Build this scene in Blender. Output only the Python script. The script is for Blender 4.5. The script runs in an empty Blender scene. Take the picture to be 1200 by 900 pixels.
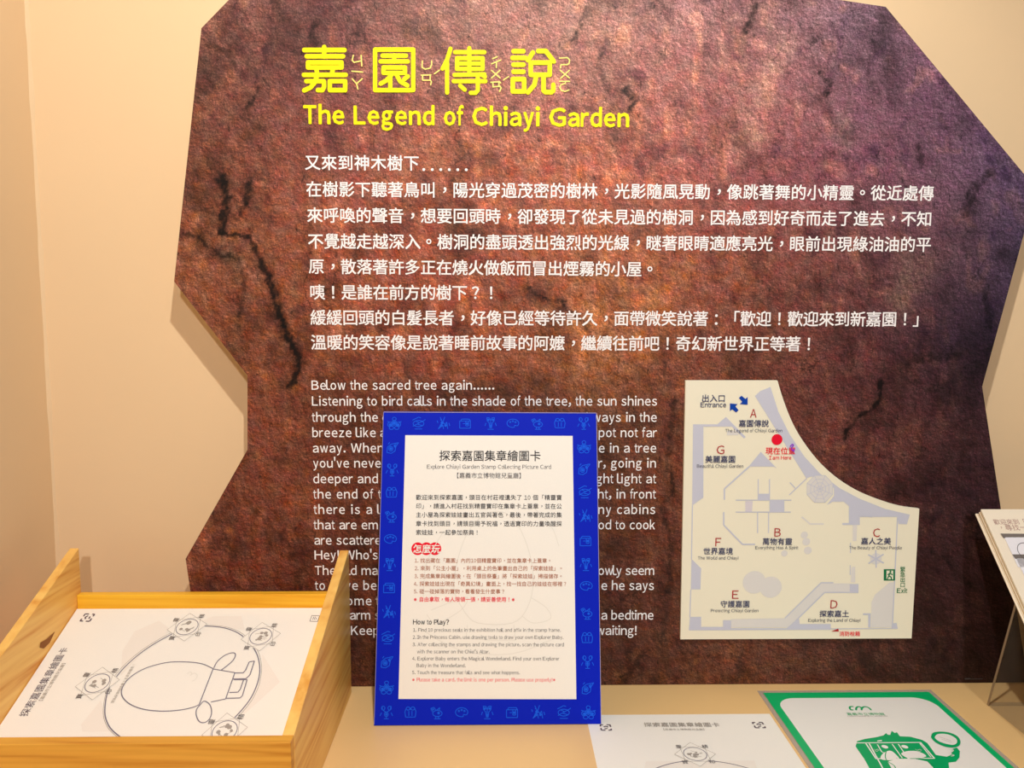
import bpy, bmesh, math, random
import numpy as np
from math import sin, cos, radians, pi, sqrt, atan2
from mathutils import Vector, Matrix
from mathutils.geometry import delaunay_2d_cdt

random.seed(4)
S = bpy.context.scene
COL = S.collection

# ------------------------------------------------------------------ camera
FPX = 900.0
TABLE_Z = 0.75
CAM = Vector((0.0, 0.0, TABLE_Z + 0.4615))
yaw, pit, rol = radians(.95), radians(5.56), .0022
Fw = Vector((sin(yaw) * cos(pit), cos(yaw) * cos(pit), -sin(pit)))
R0 = Vector((cos(yaw), -sin(yaw), 0)); U0 = R0.cross(Fw)
Rt = (R0 * cos(rol) + U0 * sin(rol)).normalized(); Up = Rt.cross(Fw)
cam = bpy.data.cameras.new('camera'); cam.sensor_width = 36; cam.lens = 36 * FPX / 1200
cam.clip_start = .01
camo = bpy.data.objects.new('camera', cam); COL.objects.link(camo)
camo.matrix_world = Matrix(((Rt.x, Up.x, -Fw.x, CAM.x), (Rt.y, Up.y, -Fw.y, CAM.y), (Rt.z, Up.z, -Fw.z, CAM.z), (0, 0, 0, 1)))
S.camera = camo

# ------------------------------------------------------------------ world, lamps, exposure
S.view_settings.view_transform = 'Standard'; S.view_settings.look = 'None'
S.view_settings.gamma = 1; S.view_settings.use_curve_mapping = False
S.view_settings.exposure = -0.14
W = bpy.data.worlds.new('world'); S.world = W; W.use_nodes = True
W.node_tree.nodes['Background'].inputs[0].default_value = (1.0, .86, .72, 1)
W.node_tree.nodes['Background'].inputs[1].default_value = .022

def spot(name, loc, aim, energy, color, size, cone, blend=.6):
    l = bpy.data.lights.new(name, 'SPOT'); l.energy = energy; l.color = color
    l.shadow_soft_size = size; l.spot_size = radians(cone); l.spot_blend = blend
    o = bpy.data.objects.new(name, l); COL.objects.link(o); o.location = loc
    o.rotation_euler = (Vector(aim) - Vector(loc)).to_track_quat('-Z', 'Y').to_euler()
    return o
# a track spot high above the visitor, and a room spot farther back
spot('track_spot', (.06, .14, 2.05), (-.2, .86, .93), 42, (1, .965, .89), .016, 125)
spot('room_spot', (.34, -1.7, 2.2), (.05, .9, 1.12), 104, (1, .965, .94), .05, 100, .3)
al = bpy.data.lights.new('fill_light', 'AREA'); al.shape = 'RECTANGLE'; al.size = 1.2; al.size_y = .6; al.energy = 1.8; al.color = (1, .93, .85)  # added soft fill to lift the left wall, not a fixture of the room
alo = bpy.data.objects.new('fill_light', al); COL.objects.link(alo); alo.location = (1.3, -.9, 2.5)
alo.rotation_euler = (Vector((-.5, .9, 1.1)) - alo.location).to_track_quat('-Z', 'Y').to_euler()

# ------------------------------------------------------------------ pixel rays -> real places
def ray(px, py): return Rt * ((px - 600) / FPX) - Up * ((py - 450) / FPX) + Fw
class Surf:
    """a flat surface: origin o, unit axes u (right) v (up) n (towards the visitor)"""
    def __init__(s, o, u, v):
        s.o = Vector(o); s.u = Vector(u).normalized(); s.v = Vector(v).normalized(); s.n = s.u.cross(s.v).normalized()
    def uv(s, px, py):
        d = ray(px, py); t = (s.o - CAM).dot(s.n) / d.dot(s.n); p = CAM + d * t - s.o
        return Vector((p.dot(s.u), p.dot(s.v)))
    def at(s, a, b, h=0): return s.o + s.u * a + s.v * b + s.n * h
    def pt(s, px, py, h=0): q = s.uv(px, py); return s.at(q.x, q.y, h)

# ------------------------------------------------------------------ materials
def srgb(r, g, b):
    f = lambda c: (c / 12.92 if c <= .04045 else ((c + .055) / 1.055) ** 2.4)
    return tuple(f(x / 255) for x in (r, g, b)) + (1,)
def newmat(name):
    m = bpy.data.materials.new(name); m.use_nodes = True
    return m, m.node_tree, m.node_tree.nodes['Principled BSDF']
def mat_print(name, col, rough=.6, spec=.25):
    m, t, b = newmat(name)
    n = t.nodes.new('ShaderNodeTexNoise'); n.inputs['Scale'].default_value = 900; n.inputs['Detail'].default_value = 1
    tc = t.nodes.new('ShaderNodeNewGeometry'); t.links.new(tc.outputs['Position'], n.inputs['Vector'])
    mx = t.nodes.new('ShaderNodeMix'); mx.data_type = 'RGBA'; mx.blend_type = 'MIX'
    c = srgb(*col)
    mx.inputs['A'].default_value = tuple(x * .96 for x in c[:3]) + (1,); mx.inputs['B'].default_value = c
    t.links.new(n.outputs['Fac'], mx.inputs['Factor']); t.links.new(mx.outputs['Result'], b.inputs['Base Color'])
    b.inputs['Roughness'].default_value = rough; b.inputs['Specular IOR Level'].default_value = spec
    return m
def mat_wall(name, col, rough=.75):
    m, t, b = newmat(name)
    g = t.nodes.new('ShaderNodeNewGeometry')
    n1 = t.nodes.new('ShaderNodeTexNoise'); n1.inputs['Scale'].default_value = 2.2; n1.inputs['Detail'].default_value = 3
    n2 = t.nodes.new('ShaderNodeTexNoise'); n2.inputs['Scale'].default_value = 60; n2.inputs['Detail'].default_value = 4
    for n in (n1, n2): t.links.new(g.outputs['Position'], n.inputs['Vector'])
    c = srgb(*col); mx = t.nodes.new('ShaderNodeMix'); mx.data_type = 'RGBA'
    mx.inputs['A'].default_value = tuple(x * .93 for x in c[:3]) + (1,); mx.inputs['B'].default_value = tuple(min(1, x * 1.05) for x in c[:3]) + (1,)
    t.links.new(n1.outputs['Fac'], mx.inputs['Factor']); t.links.new(mx.outputs['Result'], b.inputs['Base Color'])
    bp = t.nodes.new('ShaderNodeBump'); bp.inputs['Strength'].default_value = .12; bp.inputs['Distance'].default_value = .002
    t.links.new(n2.outputs['Fac'], bp.inputs['Height']); t.links.new(bp.outputs['Normal'], b.inputs['Normal'])
    b.inputs['Roughness'].default_value = rough; b.inputs['Specular IOR Level'].default_value = .2
    return m
def mat_wood(name, base, dark, ang, scale=1.0, axis='YZ'):
    """pine with long grain; ang turns the grain in the vertical plane"""
    m, t, b = newmat(name)
    tc = t.nodes.new('ShaderNodeTexCoord')
    mp = t.nodes.new('ShaderNodeMapping'); t.links.new(tc.outputs['Object'], mp.inputs['Vector'])
    mp.inputs['Rotation'].default_value = (ang, 0, 0)
    mp.inputs['Scale'].default_value = {'YZ': (8, 1.3, 20), 'X': (.9, 14, 26)}[axis]
    n = t.nodes.new('ShaderNodeTexNoise'); n.inputs['Scale'].default_value = scale; n.inputs['Detail'].default_value = 3; n.inputs['Distortion'].default_value = .5
    t.links.new(mp.outputs['Vector'], n.inputs['Vector'])
    w = t.nodes.new('ShaderNodeMath'); w.operation = 'MULTIPLY'; w.inputs[1].default_value = 46
    t.links.new(n.outputs['Fac'], w.inputs[0])
    sn = t.nodes.new('ShaderNodeMath'); sn.operation = 'SINE'; t.links.new(w.outputs[0], sn.inputs[0])
    n2 = t.nodes.new('ShaderNodeTexNoise'); n2.inputs['Scale'].default_value = 9; n2.inputs['Detail'].default_value = 5
    t.links.new(mp.outputs['Vector'], n2.inputs['Vector'])
    ad = t.nodes.new('ShaderNodeMath'); ad.operation = 'MULTIPLY_ADD'; t.links.new(sn.outputs[0], ad.inputs[0]); ad.inputs[1].default_value = .18
    t.links.new(n2.outputs['Fac'], ad.inputs[2])
    rp = t.nodes.new('ShaderNodeValToRGB'); rp.color_ramp.elements[0].position = .25; rp.color_ramp.elements[1].position = .62
    rp.color_ramp.elements[0].color = srgb(*base); rp.color_ramp.elements[1].color = srgb(*base)
    rp.color_ramp.elements[1].color = tuple(a * .6 + c * .4 for a, c in zip(srgb(*base), srgb(*dark)))
    e = rp.color_ramp.elements.new(.85); e.color = srgb(*dark)
    t.links.new(ad.outputs[0], rp.inputs['Fac']); t.links.new(rp.outputs['Color'], b.inputs['Base Color'])
    b.inputs['Roughness'].default_value = .42; b.inputs['Specular IOR Level'].default_value = .4
    return m

def mat_rock():
    m, t, b = newmat('printed_rock')
    L = t.links.new; N = t.nodes.new
    at = N('ShaderNodeAttribute'); at.attribute_name = 'rock'
    tc = N('ShaderNodeTexCoord')
    def noise(scale, detail, off=(0, 0, 0), rough=.6, dist=0, sc=(1, 1, 1), rot=0):
        mp = N('ShaderNodeMapping'); L(tc.outputs['Object'], mp.inputs['Vector']); mp.inputs['Location'].default_value = off
        mp.inputs['Scale'].default_value = sc; mp.inputs['Rotation'].default_value = (0, rot, 0)
        n = N('ShaderNodeTexNoise'); n.inputs['Scale'].default_value = scale; n.inputs['Detail'].default_value = detail
        n.inputs['Roughness'].default_value = rough; n.inputs['Distortion'].default_value = dist
        L(mp.outputs['Vector'], n.inputs['Vector']); return n.outputs['Fac']
    def math_(op, a, c=None, d=None):
        q = N('ShaderNodeMath'); q.operation = op
        for i, x in enumerate((a, c, d)):
            if x is None: continue
            if isinstance(x, (int, float)): q.inputs[i].default_value = x
            else: L(x, q.inputs[i])
        return q.outputs[0]
    def maprange(x, a, c, lo, hi):
        q = N('ShaderNodeMapRange'); L(x, q.inputs[0])
        for i, v in enumerate((a, c, lo, hi)): q.inputs[i + 1].default_value = v
        return q.outputs[0]
    # the printed relief of the rock photograph: small offset difference of one noise field
    def relief(scale, off, detail, gain):
        a = noise(scale, detail); c = noise(scale, detail, off)
        return math_('MULTIPLY', math_('SUBTRACT', a, c), gain)
    r1 = relief(55, (.0014, 0, .0019), 9, 3.0)
    r2 = relief(210, (.0005, 0, .0007), 6, 4.6)
    fine = math_('MULTIPLY', math_('SUBTRACT', noise(560, 3, rough=.8), .5), 3.0)
    big = math_('MULTIPLY', math_('SUBTRACT', noise(9, 5, rough=.65), .5), .7)
    mid = math_('MULTIPLY', math_('SUBTRACT', noise(26, 6, (4, 0, 2), .7, .6, (1.5, 1, .8)), .5), 1.0)
    s = math_('ADD', math_('ADD', r1, r2), math_('ADD', fine, math_('ADD', big, mid)))
    mul = math_('POWER', 2.0, math_('MULTIPLY', s, 1.5))
    # thin dark fissures
    vn = N('ShaderNodeTexVoronoi'); vn.feature = 'DISTANCE_TO_EDGE'; vn.inputs['Scale'].default_value = 17
    mp = N('ShaderNodeMapping'); L(tc.outputs['Object'], mp.inputs['Vector']); mp.inputs['Scale'].default_value = (1.6, 0, .7); mp.inputs['Rotation'].default_value = (0, .45, 0)
    wob = N('ShaderNodeTexNoise'); wob.inputs['Scale'].default_value = 22; wob.inputs['Detail'].default_value = 6; L(tc.outputs['Object'], wob.inputs['Vector'])
    vm = N('ShaderNodeVectorMath'); vm.operation = 'MULTIPLY_ADD'; L(wob.outputs['Color'], vm.inputs[0]); vm.inputs[1].default_value = (.14, 0, .14); L(mp.outputs['Vector'], vm.inputs[2])
    L(vm.outputs[0], vn.inputs['Vector'])
    cr = maprange(vn.outputs['Distance'], 0, .035, 1, 0)
    gate = maprange(noise(11, 4, (7, 0, 3)), .52, .68, 0, .75)
    crack = math_('SUBTRACT', 1.0, math_('MULTIPLY', cr, gate))
    mul = math_('MULTIPLY', mul, crack)
    pit = maprange(noise(150, 4, (3, 0, 8), .65, .5, (1.3, 1, .7), .5), .60, .68, 1, .38)
    glint = maprange(noise(210, 3, (9, 0, 1), .6), .66, .74, 1, 1.7)
    mul = math_('MULTIPLY', math_('MULTIPLY', mul, pit), glint)
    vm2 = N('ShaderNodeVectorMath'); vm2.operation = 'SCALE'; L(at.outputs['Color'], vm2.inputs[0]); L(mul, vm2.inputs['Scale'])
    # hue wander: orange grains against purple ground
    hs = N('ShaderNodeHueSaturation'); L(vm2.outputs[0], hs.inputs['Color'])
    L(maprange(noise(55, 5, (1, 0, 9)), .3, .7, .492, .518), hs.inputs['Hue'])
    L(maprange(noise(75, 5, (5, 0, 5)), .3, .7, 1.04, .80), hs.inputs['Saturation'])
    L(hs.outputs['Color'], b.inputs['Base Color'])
    b.inputs['Roughness'].default_value = .55; b.inputs['Specular IOR Level'].default_value = .22
    return m

M = {}
M['wall'] = mat_wall('cream_wall_paint', (236, 206, 166))
M['counter'] = mat_wall('tan_laminate', (242, 203, 142), .38); 
M['counter'].node_tree.nodes['Principled BSDF'].inputs['Specular IOR Level'].default_value = .4
M['floor'] = mat_wall('floor_grey', (120, 105, 92))
M['rock'] = mat_rock()
M['core'] = mat_print('board_core', (214, 190, 140))
M['yellow'] = mat_print('yellow_ink', (246, 234, 0))
M['pale_yellow'] = mat_print('pale_yellow_ink', (250, 232, 130))
M['white_ink'] = mat_print('white_ink', (253, 250, 252))
M['map_paper'] = mat_print('map_cream', (246, 241, 220))
M['lavender'] = mat_print('lavender_ink', (205, 208, 226))
M['pale_grey'] = mat_print('pale_grey_ink', (228, 226, 225))
M['mauve'] = mat_print('mauve_ink', (222, 216, 226))
M['red'] = mat_print('red_ink', (240, 10, 50))
M['dull_red'] = mat_print('dull_red_ink', (180, 40, 45))
M['navy'] = mat_print('navy_ink', (50, 58, 105))
M['slate'] = mat_print('slate_ink', (85, 88, 105))
M['arrow_blue'] = mat_print('arrow_blue_ink', (0, 66, 175))
M['exit_green'] = mat_print('exit_green_ink', (0, 120, 72))
M['purple'] = mat_print('purple_ink', (150, 60, 220))
M['blue'] = mat_print('royal_blue', (2, 32, 200), .55, .12)
M['icon_blue'] = mat_print('light_blue_ink', (24, 96, 245), .6, .1)
M['sheet'] = mat_print('white_paper', (250, 248, 243))
M['ink'] = mat_print('black_ink', (42, 38, 44))
M['ink_grey'] = mat_print('grey_ink', (84, 80, 86))
M['brown_ink'] = mat_print('brown_ink', (176, 100, 62))
M['ghost'] = mat_print('ghost_ink', (238, 236, 230))
M['line'] = mat_print('violet_grey_ink', (128, 124, 142))
M['title_ink'] = mat_print('plum_ink', (92, 76, 92))
M['soft_ink'] = mat_print('soft_grey_ink', (168, 162, 156))
M['blush'] = mat_print('blush_ink', (246, 241, 235))
M['green'] = mat_print('vivid_green', (0, 188, 112), .35, .3)
M['green2'] = mat_print('logo_green', (0, 172, 104), .4, .2)
M['gloss_sheet'] = mat_print('gloss_white', (248, 248, 246), .25, .5)
M['wood_side'] = mat_wood('pine_side', (255, 208, 118), (224, 150, 58), radians(-28))
M['wood_rail'] = mat_wood('pine_rail', (254, 198, 56), (238, 165, 30), 0, 1, 'X')
M['wood_front'] = mat_wood('pine_front', (236, 176, 72), (200, 130, 40), 0, 1.3, 'X')
M['knot'] = mat_print('pine_knot', (150, 92, 38))
M['page'] = mat_print('page_cream', (246, 234, 214))
M['page_edge'] = mat_print('page_edge', (222, 190, 144))
M['cover'] = mat_print('cover_cream', (244, 232, 212))
M['slip'] = mat_print('slip_white', (240, 238, 246))
M['slip_shade'] = mat_print('slip_shade', (120, 112, 108))
M['pink_text'] = mat_print('rose_grey_ink', (186, 150, 142))
def acrylic():
    m, t, b = newmat('clear_acrylic')
    b.inputs['Base Color'].default_value = (.25, .22, .2, 1); b.inputs['Alpha'].default_value = .14; b.inputs['Roughness'].default_value = .08
    return m
M['acrylic'] = acrylic()
def film():
    m, t, b = newmat('laminate_film')
    b.inputs['Base Color'].default_value = (.6, .55, .5, 1); b.inputs['Alpha'].default_value = .45; b.inputs['Roughness'].default_value = .2
    return m
M['film'] = film()
M['acrylic_edge'] = mat_print('acrylic_edge', (150, 128, 104), .3, .6)

# ------------------------------------------------------------------ object helpers
def empty(name, loc, label, cat, group=None):
    o = bpy.data.objects.new(name, None); COL.objects.link(o); o.location = loc; o.empty_display_size = .05
    o['label'] = label; o['category'] = cat
    if group: o['group'] = group
    return o
def root_loc(p):
    v = Vector((0, 0, 0))
    while p is not None: v += Vector(p.location); p = p.parent
    return v
def mesh(name, verts, faces, mat, parent=None, label=None, smooth=False):
    """one mesh object; verts are world places, stored relative to the thing's base"""
    off = root_loc(parent)
    me = bpy.data.meshes.new(name)
    me.from_pydata([tuple(Vector(v) - off) for v in verts], [], faces); me.materials.append(mat); me.update()
    if smooth:
        for p in me.polygons: p.use_smooth = True
    o = bpy.data.objects.new(name, me); COL.objects.link(o)
    if parent is not None: o.parent = parent
    if label: o['label'] = label
    return o
def prism(front, back):
    n = len(front); v = list(front) + list(back)
    return v, [tuple(range(n)), tuple(range(2 * n - 1, n - 1, -1))] + [(i, i + n, (i + 1) % n + n, (i + 1) % n) for i in range(n)]
def bevel(o, w, seg=2):
    b = o.modifiers.new('bevel', 'BEVEL'); b.width = w; b.segments = seg; b.limit_method = 'ANGLE'; b.angle_limit = radians(40)
    return o
def box(name, lo, hi, mat, parent=None, bev=0, label=None):
    (a, b, c), (d, e, f) = lo, hi
    fr = [(a, b, c), (d, b, c), (d, b, f), (a, b, f)]; bk = [(a, e, c), (d, e, c), (d, e, f), (a, e, f)]
    o = mesh(name, *prism(fr, bk), mat, parent, label)
    return bevel(o, bev) if bev else o
class PB:
    """collects flat printed shapes on one surface"""
    def __init__(s, surf, h): s.s = surf; s.h = h; s.v = []; s.f = []
    def tri(s, pts, faces):
        b = len(s.v); s.k = getattr(s, 'k', 0) + 1; hh = s.h + 3e-6 * (s.k % 50)   # overlapping pieces lie in thin layers
        s.v += [s.s.at(p[0], p[1], hh) for p in pts]; s.f += [tuple(i + b for i in f) for f in faces]
    def disc(s, c, r, n=12, r2=None):
        r2 = r2 or r
        s.tri([(c[0] + r * cos(2 * pi * i / n), c[1] + r2 * sin(2 * pi * i / n)) for i in range(n)], [tuple(range(n))])
    def strokeuv(s, pts, w, closed=False, caps=8):
        P = [Vector(p) for p in pts]
        if closed: P = P + [P[0]]
        for a, b in zip(P, P[1:]):
            d = b - a
            if d.length < 1e-7: continue
            n = Vector((-d.y, d.x)).normalized() * w / 2
            s.tri([a - n, b - n, b + n, a + n], [(0, 1, 2, 3)])
        if caps:
            for p in P: s.disc(p, w / 2, caps)
    def stroke(s, pts, wpx, closed=False, caps=8):
        q = [s.s.uv(*p) for p in pts]
        c = pts[len(pts) // 2]; k = (s.s.uv(c[0] + 1, c[1]) - s.s.uv(*c)).length
        s.strokeuv(q, wpx * k, closed, caps)
    def poly(s, pts):
        q = [s.s.uv(*p) for p in pts]; s.polyuv(q)
    def polyuv(s, q):
        a = sum(q[i][0] * q[(i + 1) % len(q)][1] - q[(i + 1) % len(q)][0] * q[i][1] for i in range(len(q)))
        if a < 0: q = q[::-1]
        s.tri(q, [tuple(range(len(q)))])
    def circ(s, px, py, rpx, n=24, ry=None):
        c = s.s.uv(px, py); k = (s.s.uv(px + 1, py) - c).length
        s.disc(c, rpx * k, n)
    def build(s, name, mat, parent, label=None): return mesh(name, s.v, s.f, mat, parent, label)
def smooth(pts, n=6, closed=False):
    P = [Vector(p) for p in pts]; out = []; m = len(P)
    rng = range(m if closed else m - 1)
    for i in rng:
        g = lambda k: P[k % m] if closed else P[max(0, min(m - 1, k))]
        a, b, c, d = g(i - 1), g(i), g(i + 1), g(i + 2)
        for j in range(n):
            t = j / n
            out.append(.5 * ((2 * b) + (c - a) * t + (2 * a - 5 * b + 4 * c - d) * t * t + (3 * b - a - 3 * c + d) * t ** 3))
    if not closed: out.append(P[-1])
    return [tuple(p) for p in out]

# ------------------------------------------------------------------ lettering from the built-in typeface
ARIAL = {}
for k, v in {278: " !,./:;fIt[]", 556: "0123456789?Labdeghnopqu", 191: "'", 333: "r-()", 222: "ijl", 500: "ckszvxyJ",
             667: "ABEKPSVXY", 722: "CDHNRUw", 611: "FTZ", 778: "GOQ", 833: "Mm", 944: "W"}.items():
    for c in k and v: ARIAL[c] = k / 1000
GL = {}
def glyph(ch):
    if ch in GL: return GL[ch]
    latin = ch in ARIAL
    c = bpy.data.curves.new('letter', 'FONT'); c.body = chr(ord(ch) + 0xFEE0) if latin and ch != ' ' else ch
    c.fill_mode = 'FRONT'; c.resolution_u = 2
    o = bpy.data.objects.new('letter', c); COL.objects.link(o)
    me = o.to_mesh()
    n = len(me.vertices); co = np.zeros(n * 3); me.vertices.foreach_get('co', co); co = co.reshape(-1, 3)[:, :2].copy()
    fs = [tuple(p.vertices) for p in me.polygons]
    o.to_mesh_clear(); bpy.data.objects.remove(o); bpy.data.curves.remove(c)
    if latin:
        adv = ARIAL[ch]
        if n:
            a, b = co[:, 0].min(), co[:, 0].max(); w = b - a
            tgt = w
            if ch not in "iIl.,!':;1ftr()/[]": tgt = adv - .10
            elif ch in 'ftr': tgt = adv - .03
            co[:, 0] = (co[:, 0] - (a + b) / 2) * tgt / w + adv / 2
    else:
        adv = 1.0
        if n and ch in '，。、': co += np.array([.30, .30])
        if n and ch in '！？；：': co[:, 0] += .5 - (co[:, 0].min() + co[:, 0].max()) / 2
    GL[ch] = (co, fs, adv); return GL[ch]
def text(surf, s, x0, y0, x1, y1, mat, parent, h=.0004, em=None, dil=0, ndil=4, name='text_line', label=None, yc=.38, sp=1.0):
    """lettering between two places; em in pixels fixes its size, else the width does; dil thickens the strokes"""
    A, B = surf.uv(x0, y0), surf.uv(x1, y1); d = B - A; L = d.length; e = d / L; p = Vector((-e.y, e.x))
    pxl = sqrt((x1 - x0) ** 2 + (y1 - y0) ** 2)
    adv = [glyph(c)[2] for c in s]; tot = sum(adv)
    if em is None: E = L / tot; gap = 0
    else: E = em * L / pxl; gap = (L - tot * E) / max(1, len(s) - 1)
    offs = [(0, 0)] if not dil else [(dil * cos(2 * pi * (i + .5) / ndil), dil * sin(2 * pi * (i + .5) / ndil)) for i in range(ndil)]
    if dil and ndil > 5: offs.append((0, 0))
    V = []; Fc = []; x = 0.0; k = 0
    o = A - p * (yc * E)
    O3 = np.array(surf.at(o.x, o.y, h)); e3 = np.array(surf.u * e.x + surf.v * e.y); p3 = np.array(surf.u * p.x + surf.v * p.y); n3 = np.array(surf.n)
    for c, a in zip(s, adv):
        co, fs, _ = glyph(c)
        if len(co):
            q = co * E + np.array([x, 0])
            lay = 0.0
            for dx, dy in offs:
                r = q + np.array([dx, dy]) * E
                V.append(O3 + r[:, :1] * e3 + r[:, 1:] * p3 + n3 * lay); lay += 1.2e-5
                Fc += [tuple(i + k for i in f) for f in fs]; k += len(co)
        x += a * E + gap
    if not V: return None
    V = np.vstack(V) - np.array(root_loc(parent))
    me = bpy.data.meshes.new(name); me.from_pydata(V.tolist(), [], Fc); me.materials.append(mat)
    ob = bpy.data.objects.new(name, me); COL.objects.link(ob); ob.parent = parent
    if label: ob['label'] = label
    return ob

# ================================================================== THE SETTING
WALL_Y = .95; LEFT_X = -.556; PANEL_Y = .905
def struct(o): o['kind'] = 'structure'; return o
struct(box('wall_back', (LEFT_X - .12, WALL_Y, 0), (1.9, WALL_Y + .12, 2.7), M['wall']))
struct(box('wall_left', (LEFT_X - .12, -1.6, 0), (LEFT_X, WALL_Y, 2.7), M['wall']))
struct(box('floor', (LEFT_X - .12, -1.9, -.1), (1.9, WALL_Y + .12, 0), M['floor']))
# a lumpy bead of filler down the corner
bv = []; bf = []; nb = 90
for i in range(nb):
    z = .76 + (2.69 - .76) * i / (nb - 1); r = .0016 + .0014 * random.random() ** 3
    bv += [(LEFT_X, WALL_Y - r * 1.5, z), (LEFT_X + r * .8, WALL_Y - r * .8, z), (LEFT_X + r * 1.5, WALL_Y, z)]
    if i: b = 3 * i; bf += [(b - 3, b - 2, b + 1, b), (b - 2, b - 1, b + 2, b + 1)]
struct(mesh('trim_1', bv, bf, M['wall'], smooth=True))

ct = empty('display_counter', (.6, .6, 0), 'long tan laminate counter running along the foot of the wall', 'counter')
TH = .028; EDGE = .42
bevel(box('counter_top', (LEFT_X + .001, EDGE, TABLE_Z - TH), (1.85, WALL_Y - .001, TABLE_Z), M['counter'], ct), .002)
box('front_panel', (LEFT_X + .001, EDGE + .04, 0.001), (1.85, EDGE + .058, TABLE_Z - TH), M['counter'], ct)
box('side_panel', (1.83, EDGE + .058, .001), (1.85, WALL_Y - .001, TABLE_Z - TH), M['counter'], ct)

# ================================================================== ROCK PANEL
PS = Surf((0, PANEL_Y, TABLE_Z), (1, 0, 0), (0, 0, 1))
out_px = [(204, 330), (236, 33), (268, 0), (330, -64), (620, -92), (840, -22), (1038, 8), (1214.4, 221.3), (1151, 453), (1173, 597),
          (1176, 700), (1166, 800.5), (420, 806), (240, 806), (214, 655), (290, 527), (290, 440)]
out_px = [(204, 330), (236, 33), (268, 0), (330, -64), (620, -60), (880, -16), (1038, 8), (1214.4, 221.3), (1151, 453), (1173, 597),
          (1190, 706), (1205, 800), (240, 806), (217.5, 655), (290, 527), (290, 440)]
OUT = [PS.uv(*p) for p in out_px]
for i in (11, 12): OUT[i].y = .0005
# printed colours of the rock photograph; book shade painted into the dark lower right (x, y in the 1200x900 frame)
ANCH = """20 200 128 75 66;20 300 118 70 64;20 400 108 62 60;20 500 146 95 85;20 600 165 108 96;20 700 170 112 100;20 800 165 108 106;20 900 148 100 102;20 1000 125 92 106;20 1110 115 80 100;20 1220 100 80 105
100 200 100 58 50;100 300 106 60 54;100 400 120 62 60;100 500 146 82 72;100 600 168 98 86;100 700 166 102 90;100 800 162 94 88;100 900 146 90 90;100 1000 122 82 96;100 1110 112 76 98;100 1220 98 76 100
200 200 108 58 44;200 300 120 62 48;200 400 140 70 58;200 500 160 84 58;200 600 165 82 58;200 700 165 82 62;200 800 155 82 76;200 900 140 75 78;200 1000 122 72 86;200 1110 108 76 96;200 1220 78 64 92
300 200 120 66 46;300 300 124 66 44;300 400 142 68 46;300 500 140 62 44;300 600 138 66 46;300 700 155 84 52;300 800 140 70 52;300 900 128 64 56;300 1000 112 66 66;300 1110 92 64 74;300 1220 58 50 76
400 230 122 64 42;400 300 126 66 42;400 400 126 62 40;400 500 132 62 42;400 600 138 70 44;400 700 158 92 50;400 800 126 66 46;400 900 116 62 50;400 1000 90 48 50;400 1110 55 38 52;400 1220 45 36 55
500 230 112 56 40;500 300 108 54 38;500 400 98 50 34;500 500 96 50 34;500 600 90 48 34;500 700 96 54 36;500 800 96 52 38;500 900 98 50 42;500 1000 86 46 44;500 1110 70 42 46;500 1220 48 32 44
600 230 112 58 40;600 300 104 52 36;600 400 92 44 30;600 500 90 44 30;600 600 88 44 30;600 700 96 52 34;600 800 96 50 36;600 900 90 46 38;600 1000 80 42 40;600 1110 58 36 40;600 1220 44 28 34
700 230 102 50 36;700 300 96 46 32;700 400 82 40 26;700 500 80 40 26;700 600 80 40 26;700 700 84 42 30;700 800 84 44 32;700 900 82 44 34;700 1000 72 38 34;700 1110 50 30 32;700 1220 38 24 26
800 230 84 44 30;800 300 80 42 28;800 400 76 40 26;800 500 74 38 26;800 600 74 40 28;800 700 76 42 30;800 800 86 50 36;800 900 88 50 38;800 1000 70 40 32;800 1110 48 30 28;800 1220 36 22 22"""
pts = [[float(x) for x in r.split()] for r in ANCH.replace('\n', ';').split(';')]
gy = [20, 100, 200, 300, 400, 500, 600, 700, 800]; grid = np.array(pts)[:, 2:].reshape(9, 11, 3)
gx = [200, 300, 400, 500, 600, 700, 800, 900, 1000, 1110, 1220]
cr_ = lambda ox, oy, s, l: [(ox + x / s, oy + y / s) for x, y in l]
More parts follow.
